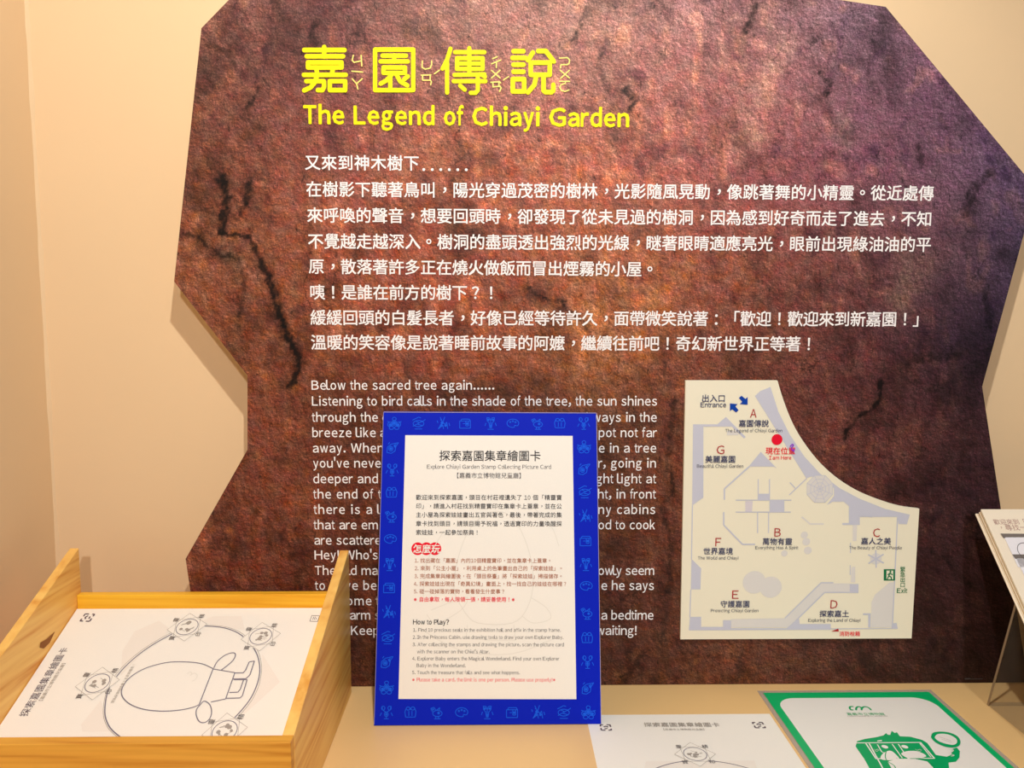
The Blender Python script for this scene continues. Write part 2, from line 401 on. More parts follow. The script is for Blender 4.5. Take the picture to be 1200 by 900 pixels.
CRACKS = [  # polyline, half width px, strength
    (cr_(200, 200, 2.5, [(150, 20), (168, 80), (152, 130), (150, 185)]), 7, .80),
    (cr_(200, 200, 2.5, [(222, 40), (225, 80), (205, 130)]), 4, .55),
    (cr_(200, 200, 2.5, [(140, 185), (190, 190), (232, 195), (246, 232), (262, 272), (292, 330), (300, 380), (318, 430), (342, 490), (378, 550), (364, 610), (345, 640)]), 4.2, .95),
    (cr_(200, 200, 2.5, [(292, 300), (318, 400), (332, 460), (365, 520)]), 5, .6),
    (cr_(200, 200, 2.5, [(35, 182), (90, 200), (130, 240), (180, 250)]), 3.4, .7),
    (cr_(200, 200, 2.5, [(190, 260), (215, 310), (205, 390), (196, 460)]), 4, .5),
    (cr_(200, 0, 3.75, [(385, 380), (335, 470), (345, 520)]), 2.4, .6),
    (cr_(200, 0, 3.75, [(450, 10), (490, 70), (560, 130)]), 7, .35),
    (cr_(200, 0, 3.75, [(640, 90), (610, 160), (640, 200)]), 7, .5),
    (cr_(200, 0, 3.75, [(200, 790), (245, 850), (235, 900)]), 6, .6),
    (cr_(200, 0, 3.75, [(350, 780), (330, 890)]), 5, .6),
    (cr_(200, 0, 3.75, [(160, 150), (180, 200), (250, 240)]), 6, .4),
    (cr_(500, 0, 3, [(570, 10), (545, 70), (540, 110), (500, 145)]), 4, .6),
    (cr_(500, 0, 3, [(620, 170), (605, 240), (640, 320)]), 5, .5),
    (cr_(500, 0, 3, [(700, 320), (735, 350), (715, 390)]), 6, .6),
    (cr_(500, 0, 3, [(1160, 20), (1145, 60), (1120, 110)]), 7, .55),
    (cr_(500, 0, 3, [(810, 165), (840, 200)]), 4, .5),
    (cr_(500, 0, 3, [(985, 170), (1010, 200), (970, 190)]), 7, .35),
    (cr_(500, 0, 3, [(210, 480), (330, 350), (300, 420)]), 8, .3),
    (cr_(860, 0, 3.46, [(345, 290), (390, 330), (370, 390)]), 4, .7),
    (cr_(860, 0, 3.46, [(540, 290), (560, 350), (580, 370)]), 6, .4),
    (cr_(860, 0, 3.46, [(590, 40), (620, 100), (600, 160)]), 8, .35),
    (cr_(860, 0, 3.46, [(750, 590), (755, 660)]), 7, .5),
    (cr_(860, 0, 3.46, [(1040, 700), (960, 780), (940, 860)]), 8, .5),
    (cr_(850, 260, 3, [(540, 550), (548, 620), (510, 660), (460, 690), (410, 760)]), 3.2, .8),
    (cr_(850, 260, 3, [(640, 500), (700, 480), (820, 470)]), 9, .45),
    (cr_(850, 260, 3, [(915, 230), (912, 300), (930, 380)]), 5, .5),
    (cr_(850, 260, 3, [(950, 440), (900, 520), (860, 600), (850, 720), (840, 860)]), 16, .35),
    (cr_(850, 260, 3, [(520, 220), (500, 270), (380, 215)]), 4, .35),
    (cr_(340, 170, 3, [(830, 500), (880, 540), (960, 550), (1000, 600), (1050, 660)]), 3.4, .6),
    (cr_(340, 170, 3, [(560, 240), (600, 300), (590, 360)]), 12, .3),
    (cr_(690, 700, 2.35, [(150, 150), (120, 190), (95, 230)]), 5, .5),
    (cr_(690, 700, 2.35, [(270, 150), (330, 165), (420, 160)]), 4, .35),
    (cr_(690, 700, 2.35, [(60, 150), (80, 200)]), 5, .3),
    ([(1088, 640), (1110, 660), (1142, 690)], 4, .5), ([(790, 470), (782, 540), (790, 580)], 5, .5),
    ([(775, 590), (786, 640), (778, 740)], 5, .45), ([(1100, 470), (1070, 520), (1100, 560)], 9, .25),
    ([(300, 600), (340, 640), (352, 690)], 5, .35), ([(250, 600), (275, 650)], 5, .3),
]
LIGHTS_ = [  # pale veins printed in the rock
    (cr_(860, 0, 3.46, [(210, 170), (130, 330), (60, 450), (90, 560)]), 13, .5, (205, 150, 125)),
    (cr_(860, 0, 3.46, [(440, 500), (450, 570)]), 11, .5, (150, 130, 120)),
    (cr_(500, 0, 3, [(640, 20), (500, 120)]), 9, .4, (190, 140, 125)),
    (cr_(850, 260, 3, [(700, 150), (640, 210), (600, 280)]), 14, .38, (140, 112, 92)),
    (cr_(200, 200, 2.5, [(150, 200), (170, 240), (230, 310)]), 8, .5, (190, 135, 110)),
    (cr_(850, 260, 3, [(0, 100), (60, 160), (80, 230)]), 12, .35, (190, 110, 60)),
    (cr_(720, 170, 3, [(420, 30), (480, -20)]), 12, .35, (190, 140, 110)),
    (cr_(720, 170, 3, [(250, 430), (200, 500), (120, 560), (190, 640)]), 15, .4, (196, 116, 54)),
    ([(1060, 300), (1068, 340), (1050, 380)], 14, .25, (130, 105, 90)),
]
def hsh(ix, iy, s): 
    v = np.sin(ix * 127.1 + iy * 311.7 + s * 74.7) * 43758.5453; return v - np.floor(v)
def vnoise(x, y, s):
    ix, iy = np.floor(x), np.floor(y); fx, fy = x - ix, y - iy; fx = fx * fx * (3 - 2 * fx); fy = fy * fy * (3 - 2 * fy)
    a = hsh(ix, iy, s); b = hsh(ix + 1, iy, s); c = hsh(ix, iy + 1, s); d = hsh(ix + 1, iy + 1, s)
    return a + (b - a) * fx + (c - a) * fy + (a - b - c + d) * fx * fy
def fbm(x, y, s, o=4):
    r = 0; a = .5
    for k in range(o): r = r + a * vnoise(x, y, s + k); x = x * 2.07; y = y * 2.07; a *= .5
    return r - .47
def rockcol(X, Y):
    """printed colour at picture places X, Y -> linear rgb"""
    x = X + 26 * fbm(X / 46, Y / 46, 1); y = Y + 26 * fbm(X / 46, Y / 46, 9)
    out = np.zeros((len(X), 3))
    iy = np.clip(np.searchsorted(gy, y) - 1, 0, 7); ix = np.clip(np.searchsorted(gx, x) - 1, 0, 9)
    GX = np.array(gx, float); GY = np.array(gy, float)
    fx = np.clip((x - GX[ix]) / (GX[ix + 1] - GX[ix]), 0, 1)[:, None]; fy = np.clip((y - GY[iy]) / (GY[iy + 1] - GY[iy]), 0, 1)[:, None]
    c = (grid[iy, ix] * (1 - fx) + grid[iy, ix + 1] * fx) * (1 - fy) + (grid[iy + 1, ix] * (1 - fx) + grid[iy + 1, ix + 1] * fx) * fy
    dx = 9 * fbm(X / 9, Y / 9, 21, 3); dy = 9 * fbm(X / 9, Y / 9, 31, 3); rag = .75 + 1.9 * fbm(X / 4, Y / 4, 41, 3); brk = np.clip(.62 + 2.6 * fbm(X / 3.2, Y / 4.2, 57, 3), 0, 1.1)
    xw, yw = X + dx, Y + dy
    def dist(pl):
        D = np.full(len(X), 1e9)
        for (ax, ay), (bx, by) in zip(pl, pl[1:]):
            vx, vy = bx - ax, by - ay; t = np.clip(((xw - ax) * vx + (yw - ay) * vy) / (vx * vx + vy * vy + 1e-9), 0, 1)
            D = np.minimum(D, np.hypot(xw - ax - t * vx, yw - ay - t * vy))
        return D
    # mineral patches: dark plum stains and paler ochre crusts
    dk = np.clip(fbm(X / 21 + 2.2 * fbm(X / 40, Y / 40, 5), Y / 30, 88, 5) * 3.2 - .38, 0, 1)
    lt = np.clip(fbm(X / 17, Y / 24 + 2 * fbm(X / 33, Y / 33, 6), 99, 5) * 6 - .6, 0, 1)
    c = c * (1 - dk[:, None] * np.array([.40, .44, .30])); c = c + lt[:, None] * np.array([34, 20, 8]) * (c[:, :1] / 140)
    for pl, w, s, col in LIGHTS_:
        k = s * np.exp(-(dist(pl) / w) ** 2) * np.clip(rag * 1.2, 0, 1.2); c = c + (np.array(col) - c) * k[:, None]
    c = np.clip(c / 255, 0, 1) ** 2.2
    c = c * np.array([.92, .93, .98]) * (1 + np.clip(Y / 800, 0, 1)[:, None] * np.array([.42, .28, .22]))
    blot = fbm(X / 30, Y / 38, 77, 4); c = c * (1 - .45 * np.clip(-blot * 5 - .25, 0, 1))[:, None]
    for pl, w, s in CRACKS:
        d = dist(pl); w = w * .72; k = s * np.clip(1.25 - (d / (w * (.5 + .8 * np.clip(rag, 0, 2)))) ** 2, 0, 1) * (.62 + .38 * brk)
        k = np.clip(k + .5 * s * np.exp(-(d / (w * 3)) ** 2) * brk, 0, .93)
        c = c * (1 - k[:, None])
    return c
def inside(P, x, y):
    r = np.zeros(len(x), bool); n = len(P)
    for i in range(n):
        a, b = P[i], P[(i + 1) % n]
        if a[1] == b[1]: continue
        m = ((a[1] > y) != (b[1] > y)) & (x < (b[0] - a[0]) * (y - a[1]) / (b[1] - a[1]) + a[0]); r ^= m
    return r
def to_px(xy):
    w = np.stack([xy[:, 0], np.full(len(xy), PANEL_Y), xy[:, 1] + TABLE_Z], 1) - np.array(CAM)
    f = w @ np.array(Fw); return 600 + FPX * (w @ np.array(Rt)) / f, 450 - FPX * (w @ np.array(Up)) / f
STEP = .0021
xs = np.arange(min(p.x for p in OUT), max(p.x for p in OUT), STEP); ys = np.arange(.0005, max(p.y for p in OUT), STEP)
GXX, GYY = np.meshgrid(xs, ys); nx, ny = len(xs), len(ys)
ins = inside(OUT, GXX.ravel(), GYY.ravel()).reshape(ny, nx)
cell = ins[:-1, :-1] & ins[1:, :-1] & ins[:-1, 1:] & ins[1:, 1:]
used = np.zeros((ny, nx), bool); used[:-1, :-1] |= cell; used[1:, :-1] |= cell; used[:-1, 1:] |= cell; used[1:, 1:] |= cell
idx = -np.ones((ny, nx), int); idx[used] = np.arange(used.sum())
V2 = np.stack([GXX[used], GYY[used]], 1)
jj, ii = np.nonzero(cell)
quads = np.stack([idx[jj, ii], idx[jj, ii + 1], idx[jj + 1, ii + 1], idx[jj + 1, ii]], 1)
# stitch the ragged grid border to the cut outline
pad = np.zeros((ny + 1, nx + 1), bool); pad[1:-1, 1:-1] = cell
full = pad[:-1, :-1] & pad[1:, :-1] & pad[:-1, 1:] & pad[1:, 1:]
brd = used & ~full
bi = idx[brd]; bpts = [Vector(V2[k]) for k in bi]; rev = {k: i for i, k in enumerate(bi)}
ed = []
for (j, i) in zip(jj, ii):
    for (dj, di, a, b) in ((-1, 0, (0, 0), (0, 1)), (1, 0, (1, 0), (1, 1)), (0, -1, (0, 0), (1, 0)), (0, 1, (0, 1), (1, 1))):
        J, I = j + dj, i + di
        if J < 0 or I < 0 or J >= ny - 1 or I >= nx - 1 or not cell[J, I]:
            ed.append((rev[idx[j + a[0], i + a[1]]], rev[idx[j + b[0], i + b[1]]]))
nb = len(bpts); dens = []
for i in range(len(OUT)):
    a, b = OUT[i], OUT[(i + 1) % len(OUT)]; k = max(1, int((b - a).length / .006))
    dens += [a.lerp(b, t / k) for t in range(k)]
allp = bpts + dens; ed += [(nb + i, nb + (i + 1) % len(dens)) for i in range(len(dens))]
vo, eo, fo, ov, oe, of = delaunay_2d_cdt(allp, ed, [], 0, 1e-7, True)
g0x, g0y = xs[0], ys[0]; newid = {}; extra = []; rings = []
for k, src in enumerate(ov):
    s_ = [q for q in src if q < nb]
    if s_: newid[k] = int(bi[s_[0]])
    else: newid[k] = len(V2) + len(extra); extra.append(vo[k])
for f_ in fo:
    c = sum((Vector(vo[k]) for k in f_), Vector((0, 0))) / len(f_)
    if not inside(OUT, np.array([c.x]), np.array([c.y]))[0]: continue
    i, j = int((c.x - g0x) // STEP), int((c.y - g0y) // STEP)
    if 0 <= i < nx - 1 and 0 <= j < ny - 1 and cell[j, i]: continue
    rings.append(tuple(newid[k] for k in f_))
VV = np.vstack([V2, np.array([tuple(e) for e in extra])]) if extra else V2
pnl = empty('information_panel', (.1, PANEL_Y, TABLE_Z), 'large angular cut-out board printed with reddish brown rock and yellow and white lettering', 'sign')
off = np.array(root_loc(pnl))
P3 = np.stack([VV[:, 0], np.full(len(VV), PANEL_Y), VV[:, 1] + TABLE_Z], 1) - off
me = bpy.data.meshes.new('printed_face'); me.from_pydata(P3.tolist(), [], quads.tolist() + rings)
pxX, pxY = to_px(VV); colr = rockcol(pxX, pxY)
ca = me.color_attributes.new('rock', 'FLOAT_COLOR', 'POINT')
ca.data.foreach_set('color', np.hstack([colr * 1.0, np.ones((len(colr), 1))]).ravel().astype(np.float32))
me.materials.append(M['rock']); me.update()
fo_ = bpy.data.objects.new('printed_face', me); COL.objects.link(fo_); fo_.parent = pnl
fr = [PS.at(p.x, p.y, -.0004) for p in OUT]; bk = [PS.at(p.x, p.y, -.006) for p in OUT]
fr = fr[::-1]; bk = bk[::-1]
mesh('board', *prism(fr, bk), M['core'], pnl)
for x, z in ((-.2, .12), (.45, .12), (-.25, .7), (.45, .65), (.1, .4)):
    box('wall_spacer', (x - .03, PANEL_Y + .006, TABLE_Z + z - .03), (x + .03, WALL_Y - .0005, TABLE_Z + z + .03), M['core'], pnl)

# --- yellow title, drawn stroke by stroke
TI = PB(PS, .0006)
def st(ox, oy, s, w, lst):
    for l in lst:
        cl = l[0] == 'c'; pts = l[1:] if cl else l
        TI.stroke([(ox + x / s, oy + y / s) for x, y in pts], w, cl, 12)
def title_char(name, ox, oy, s, w, lst, mat=M['yellow'], lab=None):
    global TI
    TI = PB(PS, .0007); st(ox, oy, s, w, lst); return TI.build(name, mat, pnl, lab)
title_char('title_character', 340, 40, 6, 5.4, [[(100, 113), (383, 113)], [(240, 92), (240, 160)], [(117, 157), (373, 157)],
    ['c', (127, 200), (362, 200), (362, 236), (127, 236)], [(185, 240), (192, 285)], [(302, 240), (295, 285)], [(98, 288), (392, 288)],
    [(115, 332), (238, 332), (240, 372), (228, 395), (196, 395)], [(190, 295), (172, 345), (142, 378), (100, 397)], ['c', (280, 332), (388, 332), (388, 395), (280, 395)]])
title_char('title_character', 340, 40, 6, 5.2, [['c', (598, 110), (866, 110), (866, 395), (598, 395)], [(650, 153), (815, 153)], [(732, 150), (732, 195)],
    [(637, 193), (828, 193)], ['c', (657, 236), (808, 236), (808, 274), (657, 274)], [(720, 280), (680, 325), (637, 350)], [(705, 305), (705, 378)],
    [(745, 280), (775, 335), (825, 362)], [(828, 298), (803, 318)]])
title_char('title_character', 500, 0, 3, 5.0, [[(84, 172), (72, 210), (56, 242)], [(72, 212), (72, 326)], [(100, 184), (203, 184)], [(150, 170), (150, 262)],
    ['c', (107, 205), (197, 205), (197, 243), (107, 243)], [(107, 224), (197, 224)], [(98, 264), (203, 262)], [(205, 270), (190, 262)], [(95, 286), (207, 286)],
    [(180, 272), (180, 318), (172, 327), (155, 327)], [(118, 302), (134, 316)]])
title_char('title_character', 580, 40, 11.25, 5.5, [[(245, 228), (375, 228)], [(232, 315), (400, 315)], [(245, 405), (375, 405)], [(245, 497), (375, 497)],
    ['c', (235, 595), (385, 595), (385, 757), (235, 757)], [(500, 245), (435, 345)], [(570, 225), (670, 225), (775, 362)],
    ['c', (472, 378), (722, 378), (722, 538), (472, 538)], [(540, 570), (520, 670), (435, 770)], [(640, 570), (640, 745), (665, 767), (750, 767), (768, 745), (770, 670)]])
pl = M['pale_yellow']
title_char('phonetic_mark', 340, 40, 6, 1.5, [[(445, 150), (437, 185), (450, 200), (495, 190)], [(500, 150), (505, 225)], [(435, 262), (510, 268)], [(437, 315), (468, 350), (508, 315)], [(468, 350), (478, 388)]], pl, 'thin pale yellow phonetic letters')
title_char('phonetic_mark', 340, 40, 6, 1.5, [[(930, 190), (928, 235), (950, 248), (985, 240), (995, 215), (995, 190)], [(922, 290), (990, 288)], [(932, 290), (932, 325), (985, 325), (994, 335), (988, 358)], [(985, 290), (985, 325)], [(1015, 280), (1050, 255)]], pl, 'thin pale yellow phonetic letters')
title_char('phonetic_mark', 500, 0, 3, 1.5, [[(232, 207), (248, 200)], [(228, 225), (260, 212)], [(245, 220), (245, 238)], [(228, 248), (258, 275)], [(258, 248), (228, 275)], [(226, 290), (256, 288), (260, 292)], [(233, 290), (233, 306), (258, 304), (262, 310), (256, 322)], [(254, 290), (254, 304)], [(270, 282), (288, 270)]], pl, 'thin pale yellow phonetic letters')
title_char('phonetic_mark', 580, 40, 11.25, 1.5, [[(850, 318), (955, 312), (985, 345), (975, 392), (950, 405), (870, 405), (862, 450)], [(860, 480), (980, 580)], [(980, 480), (865, 585)], [(850, 625), (985, 625)], [(930, 625), (925, 655), (870, 670), (855, 705), (875, 745), (925, 758), (975, 738)]], pl, 'thin pale yellow phonetic letters')
text(PS, 'The Legend of Chiayi Garden', 355, 134, 738, 138, M['yellow'], pnl, h=.0006, em=27.2, dil=.032, ndil=10, name='title_line')
# --- white story, eight lines of Chinese
for s, x0, y0, x1, y1 in [
    ('又來到神木樹下', 357, 190.3, 491.5, 191.2), ('......', 494, 193, 549, 193.3), ('在樹影下聽著鳥叫，陽光穿過茂密的樹林，光影隨風晃動，像跳著舞的小精靈。從近處傳', 358.5, 221.5, 1094.5, 226.5),
    ('來呼喚的聲音，想要回頭時，卻發現了從未見過的樹洞，因為感到好奇而走了進去，不知', 359.5, 252, 1092.5, 256.5),
    ('不覺越走越深入。樹洞的盡頭透出強烈的光線，瞇著眼睛適應亮光，眼前出現綠油油的平', 360.5, 282.5, 1091.5, 286.5),
    ('原，散落著許多正在燒火做飯而冒出煙霧的小屋。', 361.5, 312, 771, 315.5), ('咦！是誰在前方的樹下？！', 362.5, 342.3, 585, 343),
    ('緩緩回頭的白髮長者，好像已經等待許久，面帶微笑說著：「歡迎！歡迎來到新嘉園！」', 363.5, 372, 1088, 374),
    ('溫暖的笑容像是說著睡前故事的阿嬤，繼續往前吧！奇幻新世界正等著！', 364, 401, 957, 403)]:
    text(PS, s, x0, y0, x1, y1, M['white_ink'], pnl, em=18.8, dil=.016, ndil=4)
# --- white story in English; the parts behind the blue sign are there too
LN = [(451.4, 364.5, 'Below the sacred tree again......', 580, None, None, None), (470, 365, 'Listening to bird calls in the shade of the tree, the sun shines', 770.5, None, None, None),
 (489, 365.5, 'through the', 443.5, 'dense forest, and shadows dance al', 'ways in the', 694), (507, 365.5, 'breeze like', 441, 'a little elf. Hearing a call from a s', 'pot not far', 701),
 (525, 366, 'away. When', 450, 'you turn back you find a hol', 'e in a tree', 701), (542.7, 366.5, "you've neve", 447, 'r seen before. Out of wonde', 'r, going in', 701),
 (561, 366.5, 'deeper and', 443.5, 'deeper without knowing, the bri', 'ght light at', 698), (579, 367, 'the end of t', 447, 'he hole opens up. In the ligh', 'ht, in front', 700),
 (597, 367.5, 'there is a l', 446, 'ush green plain where so ma', 'ny cabins', 700.5), (615, 367.5, 'that are em', 443.5, 'itting smoke from burning wo', 'od to cook', 700.5),
 (633, 367.8, 'are scattere', 447, 'd.', None, None), (650.3, 368, "Hey! Who's", 443.5, 'under the tree in front?', None, None), (668.5, 368.5, 'The old ma', 443.5, 'n with long white hair turns sl', 'owly seem', 700.5),
 (686, 369, 'to have be', 442, 'en waiting for a long time, whil', 'e he says', 704), (704, 369.3, 'Welcome', 436, 'to the new garden!', None, None),
 (720.8, 369.5, 'The warm s', 446, 'mile is like grandma telling', 'a bedtime', 704), (738.8, 370, 'story. Keep', 445, 'going, a new world is', 'waiting!', 698.5)]
for y, x0, a, x1, b, c, xc in LN:
    wm = M['white_ink']; k = y - .0
    text(PS, a, x0, k, x1, k, wm, pnl, em=14.5, dil=.012, ndil=4, yc=.36)
    xr = 770.5 - (y - 470) * .0165 if c != 'waiting!' else 747
    if b:
        n = len(b); x2 = (xc - 3) if xc else min(690, x1 + 4 + 7.6 * n)
        text(PS, b, x1 + 4, k, x2, k, wm, pnl, em=14.5 if xc is None else 13.4, dil=.012, ndil=4, yc=.36)
    if c: text(PS, c, xc, k, xr, k, wm, pnl, em=14.5, dil=.012, ndil=4, yc=.36)
b = PB(PS, .0004); b.stroke([(1131, 795.3), (1136, 795.2)], 1.6); b.stroke([(1136, 795.6), (1151, 795.4)], .7); b.build('imprint', M['ink_grey'], pnl)

# ================================================================== FLOOR MAP
MS = Surf((0, PANEL_Y - .005, TABLE_Z), (1, 0, 0), (0, 0, 1))
mz = lambda x, y: (780 + x / 2.647, 430 + y / 2.647)
mo = [(62, 42), (347, 42), (360, 88), (385, 152), (420, 222), (470, 290), (530, 345), (600, 388), (680, 420), (730, 433), (787, 440), (763, 842), (46, 845)]
crv = smooth([(347, 42), (366, 104), (395, 176), (432, 238), (482, 300), (540, 350), (606, 389), (680, 418), (735, 433), (787, 440)], 4)
mo = [(62, 42)] + crv + [(763, 842), (46, 845)]
mp_ = empty('floor_map', tuple(MS.pt(*mz(62, 800))), 'cream cut-out floor plan board with a curved corner, on the rock panel', 'map')
Q = [MS.uv(*mz(*p)) for p in mo][::-1]
mesh('map_board', *prism([MS.at(q.x, q.y, 0) for q in Q], [MS.at(q.x, q.y, -.0042) for q in Q]), M['map_paper'], mp_)
def mpoly(name, polys, mat, h=.0003, strokes=(), discs=()):
    k = 0
    for p in polys: k += 1; b = PB(MS, h + k * 6e-6); b.poly([mz(*q) for q in p]); b.build(name, mat, mp_)
    for pts, w in strokes: k += 1; b = PB(MS, h + k * 6e-6); b.stroke([mz(*q) for q in pts], w / 2.647, False, 0); b.build('plan_line', mat, mp_)
    for x, y, r in discs: k += 1; b = PB(MS, h + k * 6e-6); b.circ(*mz(x, y), r / 2.647); b.build('round_spot', mat, mp_)
mpoly('pale_area', [[(203, 782), (370, 779), (482, 670), (575, 672), (575, 698), (492, 700), (382, 808), (203, 808)], [(638, 808), (638, 730), (650, 705), (695, 668), (707, 668), (703, 808)],
    [(580, 490), (594, 490), (592, 540), (580, 540)], [(576, 620), (588, 620), (588, 668), (574, 668)]], M['pale_grey'], .0002,
    [([(422, 465), (448, 487), (490, 487)], 5), ([(190, 205), (225, 205)], 14)],
    [(275, 668, 36), (326, 683, 34), (430, 521, 11), (436, 542, 12), (441, 569, 12), (368, 578, 10), (652, 595, 18)])
mpoly('pink_area', [[(247, 416), (270, 416), (268, 449), (247, 449)]], M['mauve'], .0002)
mpoly('wall_area', [
    [(277, 90), (293, 75), (325, 62), (350, 140), (385, 210), (430, 278), (480, 332), (540, 376), (600, 408), (680, 440), (757, 458), (748, 488), (722, 487), (720, 465), (602, 465), (602, 490), (548, 490), (548, 484), (568, 484), (568, 432), (552, 418), (518, 418), (500, 428), (522, 400), (522, 376), (500, 354), (468, 342), (452, 340), (436, 345)],
    [(85, 178), (160, 178), (187, 155), (248, 217), (243, 222), (205, 185), (117, 185), (117, 405), (82, 430)],
    [(80, 595), (110, 625), (108, 690), (78, 690)], [(75, 775), (110, 775), (110, 806), (178, 806), (178, 785), (203, 785), (203, 810), (375, 810), (413, 778), (416, 797), (512, 797), (512, 815), (72, 817)],
    [(571, 673), (598, 673), (598, 701), (571, 701)], [(287, 393), (322, 393), (322, 414), (287, 414)], [(322, 414), (368, 414), (368, 450), (322, 450)],
    [(295, 263), (345, 315), (336, 309), (257, 309)], [(612, 764), (636, 764), (636, 808), (628, 808), (628, 769), (612, 769)], [(702, 795), (716, 794), (720, 812), (700, 812)],
    ], M['lavender'], .0003,
    [([(83, 428), (80, 597)], 3.2), ([(78, 690), (75, 776)], 3.2), ([(370, 779), (482, 669), (520, 669)], 3.5), ([(382, 808), (493, 699), (590, 699)], 3.5),
     ([(217, 413), (390, 413)], 3), ([(217, 450), (388, 450)], 3), ([(287, 348), (287, 413)], 3), ([(322, 348), (322, 413)], 3), ([(285, 450), (285, 515)], 3), ([(319, 450), (319, 515)], 3),
     ([(260, 308), (182, 378), (182, 412)], 4.5), ([(180, 450), (180, 490), (238, 550), (277, 550)], 4.5), ([(383, 397), (438, 345)], 3), ([(385, 358), (402, 376)], 3),
     ([(573, 545), (573, 577)], 2.5), ([(572, 615), (572, 645)], 2.5), ([(719, 465), (703, 806)], 3.5), ([(500, 812), (718, 811)], 2.5), ([(640, 465), (602, 460)], 3)])
b = PB(MS, .0004); oc = [(478 + 43 * cos(pi / 8 + pi / 4 * i), 378 + 45 * sin(pi / 8 + pi / 4 * i)) for i in range(8)]
b.poly([mz(*p) for p in oc]); b.build('web_base', M['pale_grey'], mp_)
b = PB(MS, .0005)
for k in (1, .72, .45, .2): b.stroke([mz(478 + (x - 478) * k, 378 + (y - 378) * k) for x, y in oc], .5, True, 0)
for x, y in oc: b.stroke([mz(478, 378), mz(x, y)], .5, False, 0)
b.build('web_lines', M['lavender'], mp_); b = PB(MS, .0005)
for i in range(6): b.stroke([mz(652, 595), mz(652 + 26 * cos(i * pi / 3 + .5), 595 + 26 * sin(i * pi / 3 + .5))], 1.6, False, 6)
b.build('star_symbol', M['lavender'], mp_)
MT = []
def mtext(s, x0, x1, y, mat, dil=0, name='text_line', yc=.38, em=None):
    text(MS, s, *mz(x0, y), *mz(x1, y), mat, mp_, h=.0007, dil=dil, ndil=4, name=name, yc=yc, em=em)
mtext('出入口', 111, 186, 97, M['navy'], .012); mtext('Entrance', 107, 188, 117, M['navy'], .012)
for L_, x0, x1, y in (('A', 260, 287, 144), ('G', 156, 186, 257), ('B', 335, 360, 513), ('F', 152, 175, 543), ('C', 641, 668, 514), ('E', 204, 228, 706), ('D', 509, 535, 736)):
    mtext(L_, x0, x1, y, M['dull_red'], 0, 'area_letter', .36, 13.4)
for s, x0, x1, y in (('嘉園傳說', 226, 320, 175), ('美麗嘉園', 122, 217, 286), ('萬物有靈', 299, 393, 541), ('世界嘉境', 116, 209, 571), ('嘉人之美', 605, 699, 540), ('守護嘉園', 169, 261, 735), ('探索嘉土', 476, 569, 765)):
    mtext(s, x0, x1, y, M['navy'], .012)
for s, x0, x1, y in (('The Legend of Chiayi Garden', 184, 362, 197), ('Beautiful Chiayi Garden', 96, 241, 307), ('Everything Has A Spirit', 277, 411, 560), ('The World and Chiayi', 99, 226, 592),
                     ('The Beauty of Chiayi People', 568, 733, 560), ('Protecting Chiayi Garden', 139, 288, 755), ('Exploring the Land of Chiayi', 441, 604, 785)):
    mtext(s, x0, x1, y, M['slate'], .004)
mtext('現在位置', 309, 403, 260, M['red'], .012); mtext('I am Here', 322, 390, 281, M['red'], .01)
mtext('消防栓箱', 538, 603, 827, M['red'], .01); mtext('Exit', 716, 749, 693, M['exit_green'], .01)
for i, c in enumerate('緊急出口'): mtext(c, 726, 743, 627 + i * 16, M['exit_green'], .008, 'exit_character')
b = PB(MS, .0006); b.circ(*mz(345, 225), 6.4); b.build('location_dot', M['red'], mp_)
b = PB(MS, .0008); b.stroke([mz(*p) for p in smooth([(386, 246), (392, 240), (396, 243), (390, 250), (392, 258), (398, 256), (396, 262)], 3)], 1.3); b.build('pen_scribble', M['purple'], mp_)
b = PB(MS, .0006); b.poly([mz(*p) for p in [(513, 820), (535, 811), (537, 820)]]); b.build('hydrant_marker', M['dull_red'], mp_)
def arrow(cx, cy, sx):
    pts = [(-15, -7), (-7, -14), (5, -4), (12, -10), (12, 14), (-12, 12), (-5, 5)]
    b = PB(MS, .0006); P_ = [mz(cx + sx * x, cy + sx * y) for x, y in pts]; b.poly(P_); b.build('arrow', M['arrow_blue'], mp_)
arrow(242, 103, 1); arrow(211, 127, -1)
b = PB(MS, .0006); b.poly([mz(*p) for p in [(676, 627), (711, 627), (711, 662), (676, 662)]]); ex = b.build('exit_sign', M['exit_green'], mp_)
b = PB(MS, .0009); b.poly([mz(*p) for p in [(684, 631), (705, 631), (705, 658), (684, 658)]]); b.build('sign_face', M['map_paper'], ex)
b = PB(MS, .0012); b.circ(*mz(696, 634), 1.2, 10)
for l in ([(695, 638), (691, 647)], [(695, 639), (688, 643)], [(696, 640), (702, 643)], [(691, 647), (698, 651), (699, 657)], [(691, 647), (686, 657)]): b.stroke([mz(*p) for p in l], 1.3)
b.build('running_figure', M['exit_green'], ex)

# ================================================================== BLUE SIGN
bl = Surf((0, 0, TABLE_Z), (1, 0, 0), (0, 1, 0))
A3 = bl.pt(438, 850.5); B3 = bl.pt(704.7, 850)
A3 = Vector((A3.x, .8150, TABLE_Z + .0006)); B3 = Vector((B3.x, .8150, TABLE_Z + .0006))
ytop = .8855
tz = (CAM + ray(449.5, 482) * (ytop / ray(449.5, 482).y)).z
SS = Surf(A3, B3 - A3, (0, ytop - .8150, tz - A3.z))
LS = Vector((0, ytop - .8150, tz - A3.z)).length
sg = empty('tabletop_sign', tuple((A3 + B3) / 2), 'upright blue-bordered instruction sign leaning back on the counter before the rock panel', 'sign')
WS = (B3 - A3).length; ta = SS.uv(449.3, 482); tb = SS.uv(698.6, 483.5)
cor = [(0, 0), (WS, 0), (tb.x, tb.y), (ta.x, ta.y)]
o = mesh('sign_board', *prism([SS.at(*c, 0) for c in cor], [SS.at(*c, -.0055) for c in cor]), M['blue'], sg); bevel(o, .0006, 2)
